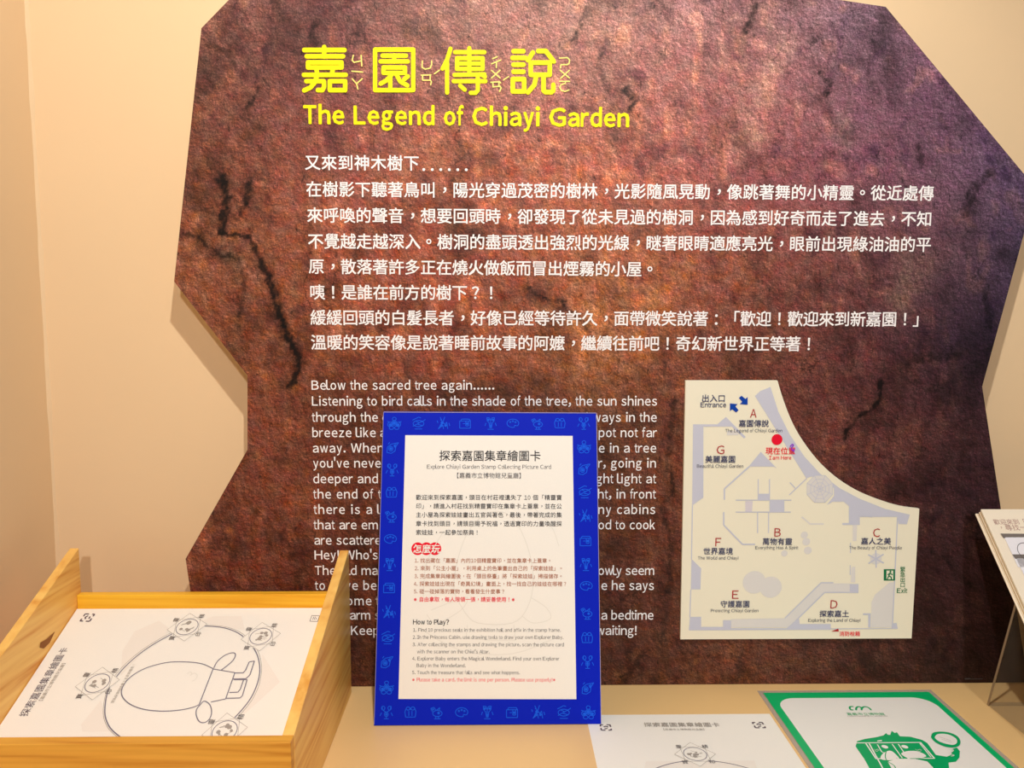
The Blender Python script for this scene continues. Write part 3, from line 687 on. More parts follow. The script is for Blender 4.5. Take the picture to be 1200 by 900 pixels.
b = PB(SS, .0003); b.poly([(475, 510), (671, 510.8), (675.4, 819.3), (467, 819)]); b.build('inner_sheet', M['sheet'], sg)
b = PB(SS, .0004)
b.stroke([(449.8, 482.9), (698.2, 484)], .7, False, 0); b.stroke([(699, 484), (704.5, 849)], .6, False, 0); b.stroke([(449.4, 483), (438.4, 849)], .5, False, 0)
b.build('clear_edge', mat_print('pale_edge', (170, 165, 200)), sg)
# folding strut behind
sv = [SS.at(WS * .42, .01, -.0058), SS.at(WS * .58, .01, -.0058), SS.at(WS * .54, .24, -.0058), SS.at(WS * .46, .24, -.0058)]
fy = .893
bkf = [Vector((sv[0].x, fy, TABLE_Z + .001)), Vector((sv[1].x, fy, TABLE_Z + .001)), sv[2] + Vector((0, .001, 0)), sv[3] + Vector((0, .001, 0))]
mesh('strut', bkf + [p - Vector((0, .0015, 0)) for p in bkf], [(0, 1, 2, 3), (7, 6, 5, 4), (0, 4, 5, 1), (1, 5, 6, 2), (2, 6, 7, 3), (3, 7, 4, 0)], M['cover'], sg)
def arc(cx, cy, rx, ry, a0=0, a1=360, n=12): return [(cx + rx * cos(radians(a0 + (a1 - a0) * i / n)), cy + ry * sin(radians(a0 + (a1 - a0) * i / n))) for i in range(n + 1)]
IC = {  # y up, unit box
 'flower': ([arc(0, .1, .32, .32), arc(-.55, -.1, .3, .3), arc(.55, -.1, .3, .3), arc(0, .62, .25, .22), arc(-.35, -.55, .3, .22), arc(.35, -.55, .3, .22), [(-.9, .3), (-.6, .2)], [(.6, .2), (.95, .25)]], [(0, .1, .3), (-.5, -.15, .25), (.5, -.15, .25)]),
 'leaf': ([arc(0, 0, .72, .42, 20, 380), [(-.75, -.35), (.7, .4), (.9, .55)], [(-.4, .35), (.1, .1)], [(.5, -.25), (-.1, -.1)], [(-.8, .45), (0, .85), (.3, .75)], [(-.5, -.7), (.5, -.7)]], []),
 'rabbit': ([[(-.35, .85), (-.05, .2)], [(.25, .9), (0, .2)], [(-.05, .2), (-.35, -.3), (-.6, -.7)], [(0, .2), (.3, -.1), (.5, .2), (.65, -.7)], [(-.6, -.7), (.0, -.2), (.1, -.7)], [(-.75, .4), (-.65, .1)], [(.8, .1), (.9, -.3)]], [(-.1, .1, .26), (-.2, -.25, .25), (.35, -.25, .22), (-.25, .5, .12)]),
 'box': ([[(-.7, .35), (.7, .35), (.7, -.6), (-.7, -.6), (-.7, .35)], [(-.55, .35), (-.45, .6), (.55, .6), (.7, .35)], [(.1, .35), (.1, -.3), (.45, -.3), (.45, .35)], [(-.3, -.0), (.0, -.0)]], [(.28, 0, .2)]),
 'goblet': ([[(-.5, .8), (-.45, .35), (-.2, .1), (-.1, -.6)], [(.5, .8), (.45, .35), (.2, .1), (.1, -.6)], [(-.5, .8), (-.15, .75), (0, .35), (.15, .75), (.5, .8)], [(-.4, -.75), (.4, -.75)], [(-.75, -.3), (-.6, .1)], [(.75, -.3), (.6, .1)], [(0, .3), (0, -.6)]], [(-.3, .5, .2), (.3, .5, .2), (0, -.3, .16)]),
 'palette': ([arc(0, .05, .78, .55, -40, 285, 18), [(.2, -.48), (.25, -.2), (.55, -.3)], arc(-.35, .2, .1, .1, n=6), arc(0, .32, .1, .1, n=6), arc(.35, .2, .1, .1, n=6)], []),
 'bird': ([arc(.1, -.1, .6, .38, -30, 330), [(-.5, .1), (-.75, .5), (-.35, .65), (-.1, .3)], [(.0, .3), (.4, .6), (.3, .2)], [(-.3, -.75), (.5, -.75)], [(-.1, -.5), (-.1, -.7)], [(.25, -.5), (.25, -.7)]], [(-.45, .4, .16), (.25, -.05, .22)]),
 'jar': ([[(-.55, .5), (-.7, .1), (-.6, -.55), (.6, -.55), (.7, .1), (.55, .5)], arc(-.3, .5, .25, .2, n=8), arc(.3, .5, .25, .2, n=8), [(-.2, .2), (-.2, -.4)], [(.2, .2), (.2, -.4)]], [(0, .45, .16)]),
 'sprout': ([[(0, -.7), (0, 0), (-.5, .35), (-.55, .8)], [(0, 0), (.5, .35), (.6, .8)], arc(-.4, .55, .22, .25, n=8), arc(.4, .55, .22, .25, n=8), arc(0, -.2, .25, .3, n=8), [(-.8, -.4), (-.6, 0)], [(.8, -.4), (.6, 0)], [(-.3, -.75), (.3, -.75)]], [(0, -.2, .2)]),
 'mask': ([[(-.75, -.6), (-.7, .1), (-.2, .5), (.75, .7), (.4, .2), (.3, -.4), (-.2, -.7), (-.75, -.6)], arc(-.25, -.1, .28, .32, n=8), [(.1, .3), (.45, .5)], [(-.6, .5), (-.4, .75)]], [(-.25, -.1, .24), (.3, .2, .2)])}
seq_top = ['flower', 'leaf', 'rabbit', 'box', 'goblet', 'palette', 'bird', 'jar', 'sprout']
pos = [(n, x, 496.5) for n, x in zip(seq_top, (462, 490.5, 519, 545, 575, 601, 629.5, 656, 684))]
lc = [('mask', 525), ('sprout', 551), ('jar', 577.5), ('bird', 605), ('palette', 632), ('goblet', 661.7), ('box', 689), ('rabbit', 717.5), ('leaf', 747.8), ('mask', 776), ('flower', 806), ]
pos += [(n, 460.3 - (y - 525) * .0262, y) for n, y in lc]
rc = [('flower', 524), ('mask', 550), ('leaf', 577), ('rabbit', 605), ('box', 634), ('goblet', 661.7), ('palette', 687), ('bird', 718.6), ('jar', 747.8), ('sprout', 776), ('mask', 806.7)]
pos += [(n, 684.3 + (y - 524) * .0165, y) for n, y in rc]
pos += [(n, x, 835) for n, x in zip(['sprout', 'jar', 'bird', 'palette', 'goblet', 'box', 'rabbit', 'leaf', 'flower'], (452.8, 481, 511.7, 541, 571, 600, 630, 660.6, 689.4))]
for n, px, py in pos:
    c = SS.uv(px, py); r = .0088; b = PB(SS, .0003)
    for l in IC[n][0]: b.strokeuv([(c.x + r * x, c.y + r * y) for x, y in l], .0009, False, 0)
    for x, y, rr in IC[n][1]: b.disc((c.x + r * x, c.y + r * y), rr * r * .8, 8)
    b.build('border_icon', M['icon_blue'], sg)
def stext(s, x0, x1, y, mat, **k): return text(SS, s, x0, y, x1, y + .2, mat, sg, h=.0006, **k)
# faint outline drawing under the writing
for q, w_ in ((smooth([(545, 718), (532, 690), (538, 650), (552, 618), (575, 600), (600, 606), (618, 640), (625, 680), (618, 712), (600, 730), (560, 730), (545, 718)], 4), .9),
              (smooth([(500, 720), (512, 730), (540, 715), (548, 700), (530, 705), (505, 715)], 4), .8), (smooth([(622, 700), (640, 712), (645, 725), (625, 730), (612, 722)], 4), .8),
              (smooth([(520, 622), (500, 660), (496, 700)], 4), .8), (smooth([(620, 590), (645, 615), (655, 640)], 4), .8), (smooth([(490, 735), (540, 762), (600, 766), (650, 748)], 4), .8),
              ([(548, 732), (546, 748), (575, 750), (604, 750), (602, 732)], .8)):
    b = PB(SS, .00045); b.stroke(q, w_, False, 0); b.build('ghost_drawing', M['ghost'], sg)
stext('探索嘉園集章繪圖卡', 514.5, 634, 534, M['ink'], dil=.006)
stext('Explore Chiayi Garden Stamp Collecting Picture Card', 500, 646, 546.8, M['ink_grey'])
stext('【嘉義市立博物館兒童廳】', 531, 615, 557.2, M['ink_grey'])
for s, x1, y in (('歡迎來到探索嘉園，頭目在村莊裡遺失了 10 個「精靈寶', 658.5, 582.8), ('印」，請進入村莊找到精靈寶印在集章卡上蓋章，並在公', 658.5, 593), ('主小屋為探索娃娃畫出五官與著色，最後，帶著完成的集', 658.5, 603.2),
                 ('章卡找到頭目，請頭目賜予祝福，透過寶印的力量喚醒探', 658.5, 613.5), ('索娃娃，一起參加祭典！', 562.5, 623.8)):
    stext(s, 487.3, x1, y, M['ink'], dil=.004, em=6.7)
b = PB(SS, .0004)
for x in (489.5, 499.7, 509.8): b.circ(x, 643, 7.4)
b.build('red_badge', M['red'], sg); text(SS, '怎麼玩', 484, 643, 516, 643.2, M['sheet'], sg, h=.0009, dil=.02, name='badge_text', label='white characters on the red badge')
for s, x0, x1, y in (('1. 找出藏在「嘉園」內的10個精靈寶印，並在集章卡上蓋章。', 485.8, 647, 656.7), ('2. 來到「公主小屋」，利用桌上的色筆畫出自己的「探索娃娃」。', 485.8, 660.5, 665.8),
                     ('3. 完成集章與繪圖後，在「頭目祭臺」將「探索娃娃」掃描儲存。', 485.4, 660.3, 675), ('4. 探索娃娃出現在「奇異幻境」畫面上，找一找自己的娃娃在哪裡？', 484.8, 665, 684), ('5. 碰一碰掉落的寶物，看看發生什麼事？', 484.8, 592.5, 692.9)):
    stext(s, x0, x1, y, M['brown_ink'], dil=.004)
stext('※自由拿取，每人限領一張，請妥善使用！※', 484.8, 605.5, 702.2, M['red'], dil=.012)
stext('How to Play?', 483.8, 526.5, 728.6, M['ink'], dil=.02)
for s, x0, x1, y in (('1. Find 10 precious seals in the exhibition hall and affix in the stamp frame.', 484, 657.5, 738), ('2. In the Princess Cabin, use drawing tools to draw your own Explorer Baby.', 483.5, 660.5, 746.4),
                     ('3. After collecting the stamps and drawing the picture, scan the picture card', 483.3, 661, 755), ("with the scanner on the Chief's Altar.", 488.6, 574, 763.3),
                     ('4. Explorer Baby enters the Magical Wonderland. Find your own Explorer', 483, 655.5, 771.5), ('Baby in the Wonderland.', 488, 546, 779.5), ('5. Touch the treasure that falls and see what happens.', 482.8, 609.5, 787.8)):
    stext(s, x0, x1, y, M['ink_grey'])
stext('※Please take a card, the limit is one per person. Please use properly!※', 482.8, 653, 796.2, M['red'])

# ================================================================== PICTURE CARDS (same design)
def catchup(surf, parent, h, zf, strokes, mat, w, name, caps=0, close=False):
    b = PB(surf, h)
    for l in strokes: b.stroke([zf(*p) for p in l], w, close, caps)
    return b.build(name, mat, parent)
def medallion(surf, parent, px, py, r, ang=.35, k=0):
    """two turned squares, a ringed seal and four small corner characters; r in metres"""
    c = surf.uv(px, py); b = PB(surf, .0005)
    def sq(s_, a): return [(c.x + s_ * cos(a + i * pi / 2), c.y + s_ * sin(a + i * pi / 2)) for i in range(4)]
    b.polyuv([Vector(p) for p in sq(r * 1.35, ang)]); b.build('medallion_ground', M['sheet'], parent)
    b = PB(surf, .0006); b.strokeuv(sq(r * 1.3, ang), .0004, True, 0); b.strokeuv(sq(r * 1.12, ang + pi / 4), .0004, True, 0); b.build('medallion_border', M['soft_ink'], parent)
    b = PB(surf, .0007); b.strokeuv([(c.x + r * .72 * cos(t * pi / 14), c.y + r * .72 * sin(t * pi / 14)) for t in range(28)], .0008, True, 0)
    m = b.build('medallion_ring', M['line'], parent)
    b = PB(surf, .0007); rr = random.Random(k)
    for i in range(7):
        a = rr.random() * 6.3; q = r * .42 * rr.random() ** .5; b.disc((c.x + q * cos(a), c.y + q * sin(a)), r * (.07 + .1 * rr.random()), 7)
        b.strokeuv([(c.x + q * cos(a), c.y + q * sin(a)), (c.x + r * .5 * cos(a + 1), c.y + r * .4 * sin(a + 1))], .0005, False, 0)
    b.build('seal_figure', M['soft_ink'], parent)
    for i, ch in enumerate('精靈寶印'):
        co, fs, _ = glyph(ch); a = ang + pi / 4 + i * pi / 2; q = Vector((c.x + r * 1.2 * cos(a), c.y + r * 1.2 * sin(a))); E = r * .40
        # characters share the card's reading direction
        e = parent_dir[0]; p = parent_dir[1]
        V_ = [surf.at(*(q + e * (x - .5) * E + p * (y - .38) * E), .0007) for x, y in co]
        mesh('seal_character', V_, fs, M['ink_grey'], parent)

# --- wooden tray
TX0, TX1 = -.5055, -.1782; IT = .0105; TB = .8899
tr = empty('wooden_tray', (-.34, .77, TABLE_Z), 'pale pine tray with high sloping sides, at the left end of the counter', 'tray')
FZ = .8426
def side(x0, x1, prof, mat):
    a = [(x0, y, z) for y, z in prof]; c = [(x1, y, z) for y, z in prof]
    return bevel(mesh('side_panel', *prism(a, c), mat, tr), .0008)
fy0 = .6385
profR = [(TB, TABLE_Z + .0004), (fy0, TABLE_Z + .0004), (fy0, FZ), (TB, .927)]
profL = [(TB, TABLE_Z + .0004), (fy0, TABLE_Z + .0004), (fy0, .8300), (.758, .8735), (TB, .9305)]
side(TX1 - IT, TX1, profR, M['wood_side']); side(TX0, TX0 + IT, profL, M['wood_side'])
YF = .6265
pf = [(YF, TABLE_Z + .0004), (YF, FZ), (fy0 - .0003, FZ), (fy0 - .0003, TABLE_Z + .0004)]
bevel(mesh('front_panel', *prism([(TX0, y, z) for y, z in pf], [(TX1, y, z) for y, z in pf]), M['wood_front'], tr), .0008)
bevel(box('back_panel', (TX0 + IT + .0002, TB - .0105, TABLE_Z + .0004), (TX1 - IT - .0002, TB, .8771), M['wood_rail'], tr), .0008)
slope = (.8647 - .8021) / (.8849 - .7355)
zin = lambda y: .8021 + slope * (y - .7355)
yb0, yb1 = fy0 + .0003, TB - .0109
fl = [(yb0, zin(yb0) - .0015), (yb1, zin(yb1) - .0015), (yb1, zin(yb1) - .0095), (yb0, zin(yb0) - .0095)]
mesh('bottom_board', *prism([(TX0 + IT + .0002, y, z) for y, z in fl], [(TX1 - IT - .0002, y, z) for y, z in fl]), M['wood_rail'], tr)
# knots in the wood
def knot(surf, px, py, pts):
    b = PB(surf, .0004); b.poly([(px + x, py + y) for x, y in pts]); b.build('knot', M['knot'], tr, 'small dark brown knot')
KL = Surf((TX0 + IT, 0, 0), (0, 1, 0), (0, 0, 1)); KL.n = Vector((1, 0, 0))
knot(KL, 54, 753, [(-8, 6), (-7, 0), (0, -4), (10, -13), (4, 0), (-3, 7)])
# --- drawing card lying in the tray
CS = Surf((0, .7355, .8021), (1, 0, 0), (0, 1, slope))
yB = .8770; bu = (Vector((0, yB, zin(yB))) - CS.o).dot(CS.v)
x0c, x1c = TX0 + IT + .0012, TX0 + IT + .0012 + .297; y1c = bu; y0c = bu - .21
cd = empty('picture_card', tuple(CS.at((x0c + x1c) / 2, (y0c + y1c) / 2, -.001)), 'white picture card lying sideways in the wooden tray, egg-headed baby outline drawn on it', 'card')
crn = [(x0c, y0c), (x1c, y0c), (x1c, y1c), (x0c, y1c)]
mesh('paper', *prism([CS.at(*c, 0) for c in crn], [CS.at(*c, -.0012) for c in crn]), M['sheet'], cd)
z8 = lambda x, y: (x / 2.79, 620 + y / 2.79)
b = PB(CS, .0002)
for P_ in ([(400, 400), (440, 335), (520, 300), (560, 330), (470, 400), (395, 480)], [(660, 300), (700, 285), (790, 285), (800, 330), (700, 318)], [(858, 410), (915, 500), (850, 560), (760, 640), (830, 540), (856, 470)], [(265, 640), (330, 560), (348, 620), (365, 662), (270, 662)]):
    b = PB(CS, .0002); b.poly([z8(*p) for p in P_]); b.build('pale_backdrop', M['blush'], cd)
circ = smooth([(420, 700), (372, 663), (352, 636), (343, 600), (349, 545), (368, 502), (412, 448), (478, 393), (560, 345), (610, 325), (665, 318), (735, 324), (790, 348), (832, 394), (848, 440), (846, 490), (822, 550), (780, 604), (735, 645), (690, 672), (640, 700)], 5)
catchup(CS, cd, .0003, z8, [circ], M['line'], 1.25, 'round_border')
circ2 = [(x - 5 if x < 600 else x + 6, y - 3 if y < 500 else y + 3) for x, y in circ]
catchup(CS, cd, .0003, z8, [circ2], M['soft_ink'], .5, 'thin_border')
head = smooth([(697, 457), (660, 441), (610, 435), (545, 437), (475, 456), (425, 486), (400, 520), (400, 548), (425, 573), (470, 590), (530, 596), (590, 592), (632, 583), (652, 574)], 5)
bodyl = [[(697, 457), (652, 573)], [(697, 458), (768, 470), (738, 556), (690, 566)],
    smooth([(699, 455), (712, 432), (738, 412), (762, 405), (770, 412), (762, 430), (742, 448), (722, 463)], 4),
    smooth([(655, 575), (643, 590), (642, 610), (652, 630), (670, 633), (686, 620), (692, 598), (686, 575), (668, 563), (655, 575)], 4),
    [(768, 471), (795, 471), (803, 462), (815, 435), (832, 432), (817, 478), (804, 490), (762, 491)],
    [(764, 493), (808, 493), (793, 545), (785, 553), (740, 554)], [(750, 535), (778, 534), (786, 524), (796, 495)]]
catchup(CS, cd, .0003, z8, [head] + bodyl, M['line'], 1.25, 'baby_outline')
catchup(CS, cd, .0003, z8, [smooth([(612, 475), (622, 467), (627, 473), (622, 480), (634, 472), (645, 478), (640, 492), (628, 498)], 4)], M['ghost'], 1.0, 'smile')
parent_dir = [(CS.uv(*z8(215, 398)) - CS.uv(*z8(70, 602))).normalized()]; parent_dir.append(Vector((-parent_dir[0].y, parent_dir[0].x)))
for i, (x, y) in enumerate(((612, 321), (853, 352), (319, 505), (735, 662))): medallion(CS, cd, *z8(x, y), .0165, .2, i)
def ctext(surf, s, a, b_, mat, par, **k): return text(surf, s, *a, *b_, mat, par, h=.0004, **k)
ctext(CS, '探索嘉園集章繪圖卡', z8(74, 614), z8(213, 388), M['title_ink'], cd, name='card_title')
ctext(CS, '【嘉義市立博物館兒童廳】', z8(128, 570), z8(214, 432), M['soft_ink'], cd, name='card_subtitle')
ctext(CS, '請為探索娃娃畫上五官與著色！', z8(366, 570), z8(440, 440), M['soft_ink'], cd, name='card_note')
def marks(surf, par, cx, cy, s_, e, p, kind=0):
    """small alignment mark near a card corner"""
    b = PB(surf, .0004); c = surf.uv(cx, cy)
    L_ = [[(-1, .4), (-1, 1), (-.4, 1)], [(.3, 1), (1, 1), (1, .2)], [(-1, -.2), (-1, -1), (-.2, -1)], [(.4, -1), (1, -1), (1, -.5)], [(-.4, .2), (.1, .5), (.5, .1)], [(-.3, -.5), (.3, -.4)]] if kind == 0 else \
         [[(-1, 1), (1, 1), (1, -1), (-1, -1), (-1, 1)], [(-.4, .4), (.6, .4)], [(-.4, 0), (.6, 0)], [(-.4, -.4), (.3, -.4)]]
    for l in L_: b.strokeuv([c + e * (x * s_) + p * (y * s_) for x, y in l], s_ * (.28 if kind == 0 else .12), False, 0)
    b.build('corner_mark', M['title_ink'] if kind == 0 else M['ink_grey'], par)
marks(CS, cd, *z8(286, 290), .0055, *parent_dir); marks(CS, cd, *z8(1029, 293), .0045, *parent_dir, 1)

# --- picture card flat on the counter
TS = Surf((0, 0, TABLE_Z + .0005), (1, 0, 0), (0, 1, 0))
c2 = empty('picture_card', (.205, .69, TABLE_Z), 'white picture card lying flat on the counter between the blue sign and the green sheet', 'card')
X0, X1, Y1 = .0992, .3100, .8140; Y1 = .8350
crn = [(X0, Y1 - .297), (X1 + .0005, Y1 - .297), (X1, Y1), (X0, Y1)]
mesh('paper', *prism([TS.at(*c, -.0001) for c in crn], [TS.at(*c, -.0005) for c in crn]), M['sheet'], c2)
parent_dir = [Vector((1, 0)), Vector((0, 1))]
z4 = lambda x, y: (680 + x / 4.286, 825 + y / 4.286)
ctext(TS, '探索嘉園集章繪圖卡', z4(318, 105), z4(700, 105), M['soft_ink'], c2, dil=.008, name='card_title')
ctext(TS, '【嘉義市立博物館兒童廳】', z4(405, 129), z4(635, 129), M['soft_ink'], c2, name='card_subtitle')
marks(TS, c2, *z4(128, 119), .0055, *parent_dir, 0); marks(TS, c2, *z4(897, 107), .0055, *parent_dir, 0)
b = PB(TS, .0002); b.poly([z4(*p) for p in [(330, 288), (875, 285), (890, 330), (320, 330)]]); b.build('pale_backdrop', M['blush'], c2)
med = TS.uv(*z4(577, 254)); cc = (med.x, med.y - .098)
b = PB(TS, .0003); b.strokeuv([(cc[0] + .087 * cos(t * pi / 36), cc[1] + .087 * sin(t * pi / 36)) for t in range(72)], .0011, True, 0); b.build('round_border', M['line'], c2)
medallion(TS, c2, *z4(577, 254), .0165, 0, 9)

# ================================================================== LAMINATED GREEN SHEET
gs = empty('laminated_sheet', (.42, .76, TABLE_Z), 'laminated sheet with a thick green border and a green drawing, right part of the counter', 'poster')
zg = lambda x, y: (880 + x / 3.75, 800 + y / 3.75)
GX0, GX1, GY1 = .3190, .5210, .8825; GH = .285
GS = Surf((0, 0, TABLE_Z), (1, 0, 0), (0, 1, 0))
lm = [(GX0 - .0055, GY1 - GH - .0055), (GX1 + .0055, GY1 - GH - .0055), (GX1 + .0055, GY1 + .0055), (GX0 - .0055, GY1 + .0055)]
mesh('laminate_border', *prism([GS.at(*c, .0006) for c in lm], [GS.at(*c, .0002) for c in lm]), M['film'], gs)
def rrect(x0, y0, x1, y1, r, n=8):
    o_ = []
    for cx, cy, a in ((x1 - r, y1 - r, 0), (x0 + r, y1 - r, 90), (x0 + r, y0 + r, 180), (x1 - r, y0 + r, 270)):
        o_ += [(cx + r * cos(radians(a + 90 * i / n)), cy + r * sin(radians(a + 90 * i / n))) for i in range(n + 1)]
    return o_
b = PB(GS, .0008); b.polyuv([Vector(p) for p in ((GX0, GY1 - GH), (GX1, GY1 - GH), (GX1, GY1), (GX0, GY1))]); b.build('green_border', M['green'], gs)
b = PB(GS, .0010); b.polyuv([Vector(p) for p in rrect(GX0 + .0092, GY1 - GH + .012, GX1 - .0080, GY1 - .0135, .022)]); b.build('white_field', M['gloss_sheet'], gs)
def gp(name, polys=(), strokes=(), mat=None, h=.0012, w=1.0, discs=()):
    for p in polys: b = PB(GS, h); b.poly([zg(*q) for q in p]); b.build(name, mat or M['green2'], gs)
    for l in strokes: b = PB(GS, h); b.stroke([zg(*q) for q in l], w, False, 8); b.build(name, mat or M['green2'], gs)
gp('museum_logo', strokes=[smooth([(447, 109), (436, 110), (434, 117), (440, 124), (447, 124)], 4), smooth([(462, 124), (463, 115), (470, 110), (480, 111), (486, 117), (486, 124)], 4), smooth([(486, 120), (492, 112), (502, 110), (512, 112), (522, 118), (527, 124)], 4)], w=2.1)
text(GS, '嘉義市立博物館', *zg(420, 142), *zg(588, 142), M['green2'], gs, h=.0012, name='museum_name')
text(GS, 'CHIAYI MUNICIPAL MUSEUM', *zg(424, 152), *zg(600, 151), M['soft_ink'], gs, h=.0012, name='museum_name')
# figure: a green vehicle-like head with a window, and an arm with a lens
gp('green_figure', polys=[[(460, 285), (466, 262), (500, 252), (556, 243), (582, 236), (594, 226), (600, 233), (612, 234), (618, 216), (632, 226), (641, 222), (654, 240), (700, 242), (752, 256), (775, 270), (795, 298), (812, 322), (860, 330), (880, 322), (885, 296), (905, 290), (918, 306), (916, 334), (900, 352), (868, 356), (870, 375), (872, 420), (500, 420), (520, 380), (498, 340), (470, 300)]])
wh = M['gloss_sheet']
gp('window_frame', strokes=[[(465, 270), (745, 268), (806, 338)], [(506, 274), (548, 338), (560, 340)], [(550, 340), (640, 338)], [(690, 338), (806, 338)], [(520, 274), (600, 420)]], mat=wh, h=.0014, w=1.7)
gp('window_post', strokes=[[(621, 276), (664, 336)], [(648, 276), (688, 336)], [(742, 272), (790, 332)], [(556, 278), (575, 310), (640, 336)]], mat=wh, h=.0014, w=1.3)
b = PB(GS, .0014)
for x, y, r in ((588, 287, 3.6), (676, 287, 3.6)): b.circ(*zg(x, y), r)
b.poly([zg(*p) for p in smooth([(570, 330), (590, 310), (618, 306), (650, 336), (640, 345), (580, 345)], 4, True)])
b.poly([zg(*p) for p in smooth([(660, 318), (690, 306), (735, 308), (770, 330), (700, 340)], 4, True)])
b.poly([zg(*p) for p in [(600, 352), (650, 340), (720, 340), (775, 352), (800, 378), (815, 420), (640, 420)]])
b.poly([zg(*p) for p in [(554, 260), (575, 257), (576, 262), (556, 264)]])
b.build('inner_shapes', wh, gs)
gp('body_line', strokes=[smooth([(596, 300), (590, 330), (600, 352), (630, 372), (640, 400)], 4), smooth([(700, 340), (760, 342), (800, 370)], 4)], h=.0016, w=1.0)
gp('lens_rim', polys=[smooth([(792, 240), (800, 226), (830, 221), (870, 225), (905, 240), (920, 262), (915, 282), (890, 291), (850, 286), (812, 268), (794, 250)], 4, True)], h=.0016)
gp('lens_glass', polys=[smooth([(808, 246), (818, 234), (842, 231), (872, 236), (900, 252), (905, 270), (890, 280), (862, 277), (828, 266), (812, 254)], 4, True)], mat=wh, h=.0018)
gp('lens_glint', strokes=[[(828, 246), (878, 262)], [(838, 256), (882, 270)]], mat=M['soft_ink'], h=.0020, w=.5)
gp('hand_line', strokes=[smooth([(860, 306), (880, 298), (888, 306), (870, 318), (892, 326), (880, 330)], 4)], mat=wh, h=.0018, w=1.1)
gp('hatching', strokes=[[(540, 298), (548, 302), (556, 298), (564, 302)], [(544, 304), (552, 308), (560, 304)], [(722, 298), (732, 302), (742, 298), (750, 302)], [(728, 305), (738, 308), (748, 305)]], mat=wh, h=.0014, w=.5)

# ================================================================== BOOK ON ACRYLIC EASEL
by, bz0 = .880, (CAM + ray(1142, 602.7) * (.880 / ray(1142, 602.7).y)).z
ang = radians(45)
bu_, bv_ = Vector((1, 0, 0)), Vector((0, cos(ang), sin(ang)))
tl = CAM + ray(1142, 602.7) * (.880 / ray(1142, 602.7).y)
BL_ = .262; BW = .46
BS = Surf(tl, bu_, bv_)          # back cover plane, origin at the upper left corner
bk_ = empty('open_book', tuple(tl - bv_ * BL_), 'thick cream book with pasted-in slips, propped on the clear stand at the right edge', 'book')
def slab(name, x0, x1, y0, y1, h0, h1, mat, bev=0, skew=0):
    c = [(x0, y0), (x1, y0), (x1, y1), (x0, y1)]
    f_ = [BS.at(a + skew, q, h1) for a, q in c]; r_ = [BS.at(a, q, h0) for a, q in c]
    o_ = mesh(name, *prism(f_, r_), mat, bk_)
    return bevel(o_, bev) if bev else o_
slab('back_cover', 0, BW, -BL_, 0, 0, .0024, M['cover'], .001)
npg = 5
for i in range(npg):
    h0 = .0026 + i * .0019; slab('page_bundle', .0012 + .0004 * (i % 2), BW - .002, -BL_ + .002, -.0015 - .0004 * (i % 2), h0, h0 + .0017, M['page_edge'] if i % 2 else M['page'], .0003)
TOPH = .0026 + npg * .0019
slab('top_page', .0008, BW - .002, -BL_ + .001, -.0008, TOPH, TOPH + .0012, M['page'], .0004)
FS = Surf(BS.at(0, 0, TOPH + .0012), bu_, bv_)
zb = lambda x, y: (1120 + x / 7.5, 580 + y / 7.5)
text(FS, '歡迎來到「探索嘉園」的你', *zb(330, 238), *zb(1010, 232), M['pink_text'], bk_, h=.0003)
text(FS, '，尋找一張遺失的圖卡', *zb(365, 288), *zb(1010, 282), M['pink_text'], bk_, h=.0003)
def slip(x, y, w, h_):
    a = FS.uv(*zb(x, y)); b = PB(FS, .0009); b.polyuv([Vector(p) for p in ((a.x, a.y - h_), (a.x + w, a.y - h_), (a.x + w, a.y), (a.x, a.y))])
    o_ = b.build('pasted_slip', M['slip'], bk_)
    b = PB(FS, .0012); b.polyuv([Vector(p) for p in ((a.x - .0012, a.y - .0045), (a.x + .002, a.y - .0035), (a.x + w, a.y - .0035), (a.x + w, a.y), (a.x - .0025, a.y + .0012))]); b.build('slip_edge_shade', M['slip_shade'], o_)  # grey strip paints the shade along the slip's top edge
    b = PB(FS, .0012); b.strokeuv([(a.x + .0185 + .0105 * cos(t), a.y - .022 + .0115 * sin(t)) for t in [i * .3 for i in range(21)]], .0006, False, 0); b.build('pencil_ring', M['ink_grey'], o_)
slip(412, 352, .10, .040); slip(515, 535, .10, .040)
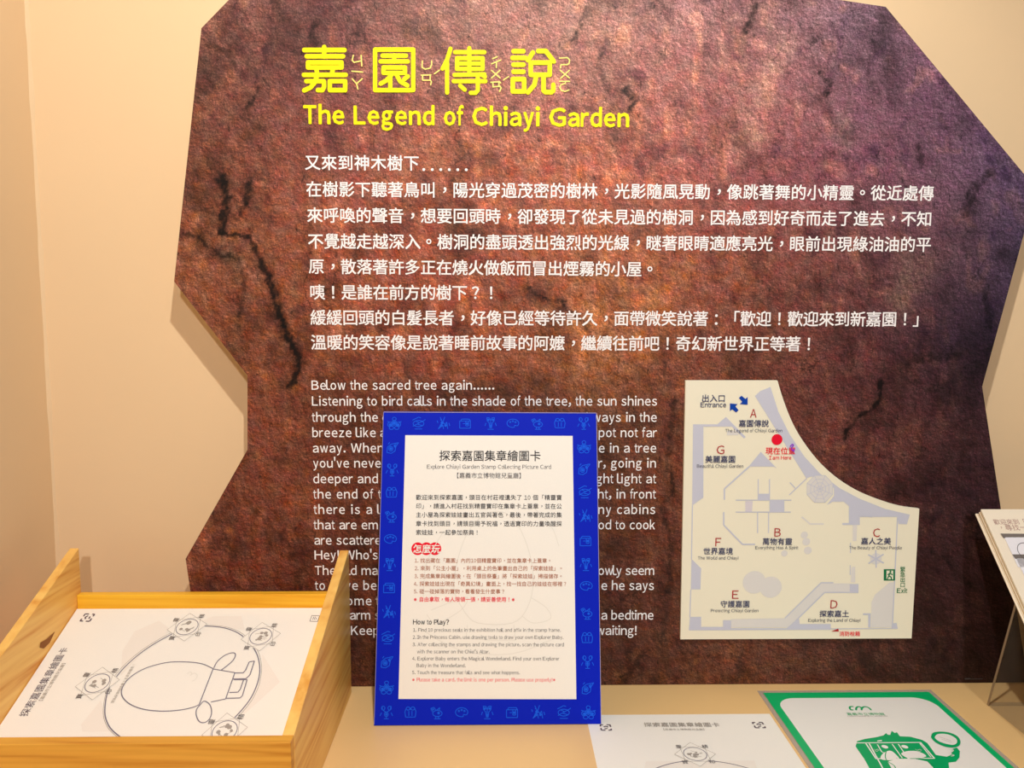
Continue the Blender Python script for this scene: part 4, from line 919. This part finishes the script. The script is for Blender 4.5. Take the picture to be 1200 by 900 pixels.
# the clear stand
es = empty('acrylic_stand', (.66, .83, TABLE_Z), 'clear acrylic easel stand holding the open book at the right edge', 'stand')
EX0, EX1 = .5735, .98
TS0 = Surf((0, 0, TABLE_Z), (1, 0, 0), (0, 1, 0))
base_y = TS0.pt(1158, 826).y
# rest plane lies just beneath the back cover
def rest(y): return tl.z + (y - tl.y) * math.tan(ang) - .0015
ya = None
for k in range(400):
    y = .78 + k * .0003; p = Vector((EX0, y, rest(y))); w = p - CAM
    py_ = 450 - FPX * w.dot(Up) / w.dot(Fw)
    if py_ < 692: ya = y; break
ya = ya or .835; za = rest(ya)
yf = .6925; zf = max(TABLE_Z + .004, rest(yf))
T_ = .003
def plate(name, p0, p1, thick, mat, x0=EX0, x1=EX1):
    (y0, z0), (y1, z1) = p0, p1; d = Vector((0, y1 - y0, z1 - z0)).normalized(); n = Vector((0, -d.z, d.y)) * thick
    a = [Vector((x0, y0, z0)), Vector((x1, y0, z0)), Vector((x1, y1, z1)), Vector((x0, y1, z1))]
    return mesh(name, *prism(a, [q + n for q in a]), mat, es)
plate('back_leg', (base_y, TABLE_Z + .0006), (ya, za - .004), T_, M['acrylic'])
plate('rest_plate', (yf, rest(yf) - .0045), (ya, za - .0045), T_, M['acrylic'])
plate('front_lip', (yf, rest(yf) - .001), (yf - .018, rest(yf) + .017), T_, M['acrylic'])
plate('foot_plate', (base_y, TABLE_Z + .0004), (yf - .03, TABLE_Z + .0004), -T_, M['acrylic'])
def edge(p0, p1):
    (y0, z0), (y1, z1) = p0, p1; d = Vector((0, y1 - y0, z1 - z0)).normalized(); n = Vector((0, -d.z, d.y)) * T_
    a = [Vector((EX0 - .0006, y0, z0)), Vector((EX0 - .0001, y0, z0)), Vector((EX0 - .0001, y1, z1)), Vector((EX0 - .0006, y1, z1))]
    mesh('polished_edge', *prism(a, [q + n for q in a]), M['acrylic_edge'], es)
edge((base_y, TABLE_Z + .0006), (ya, za - .004)); edge((yf, rest(yf) - .0045), (ya, za - .0045))
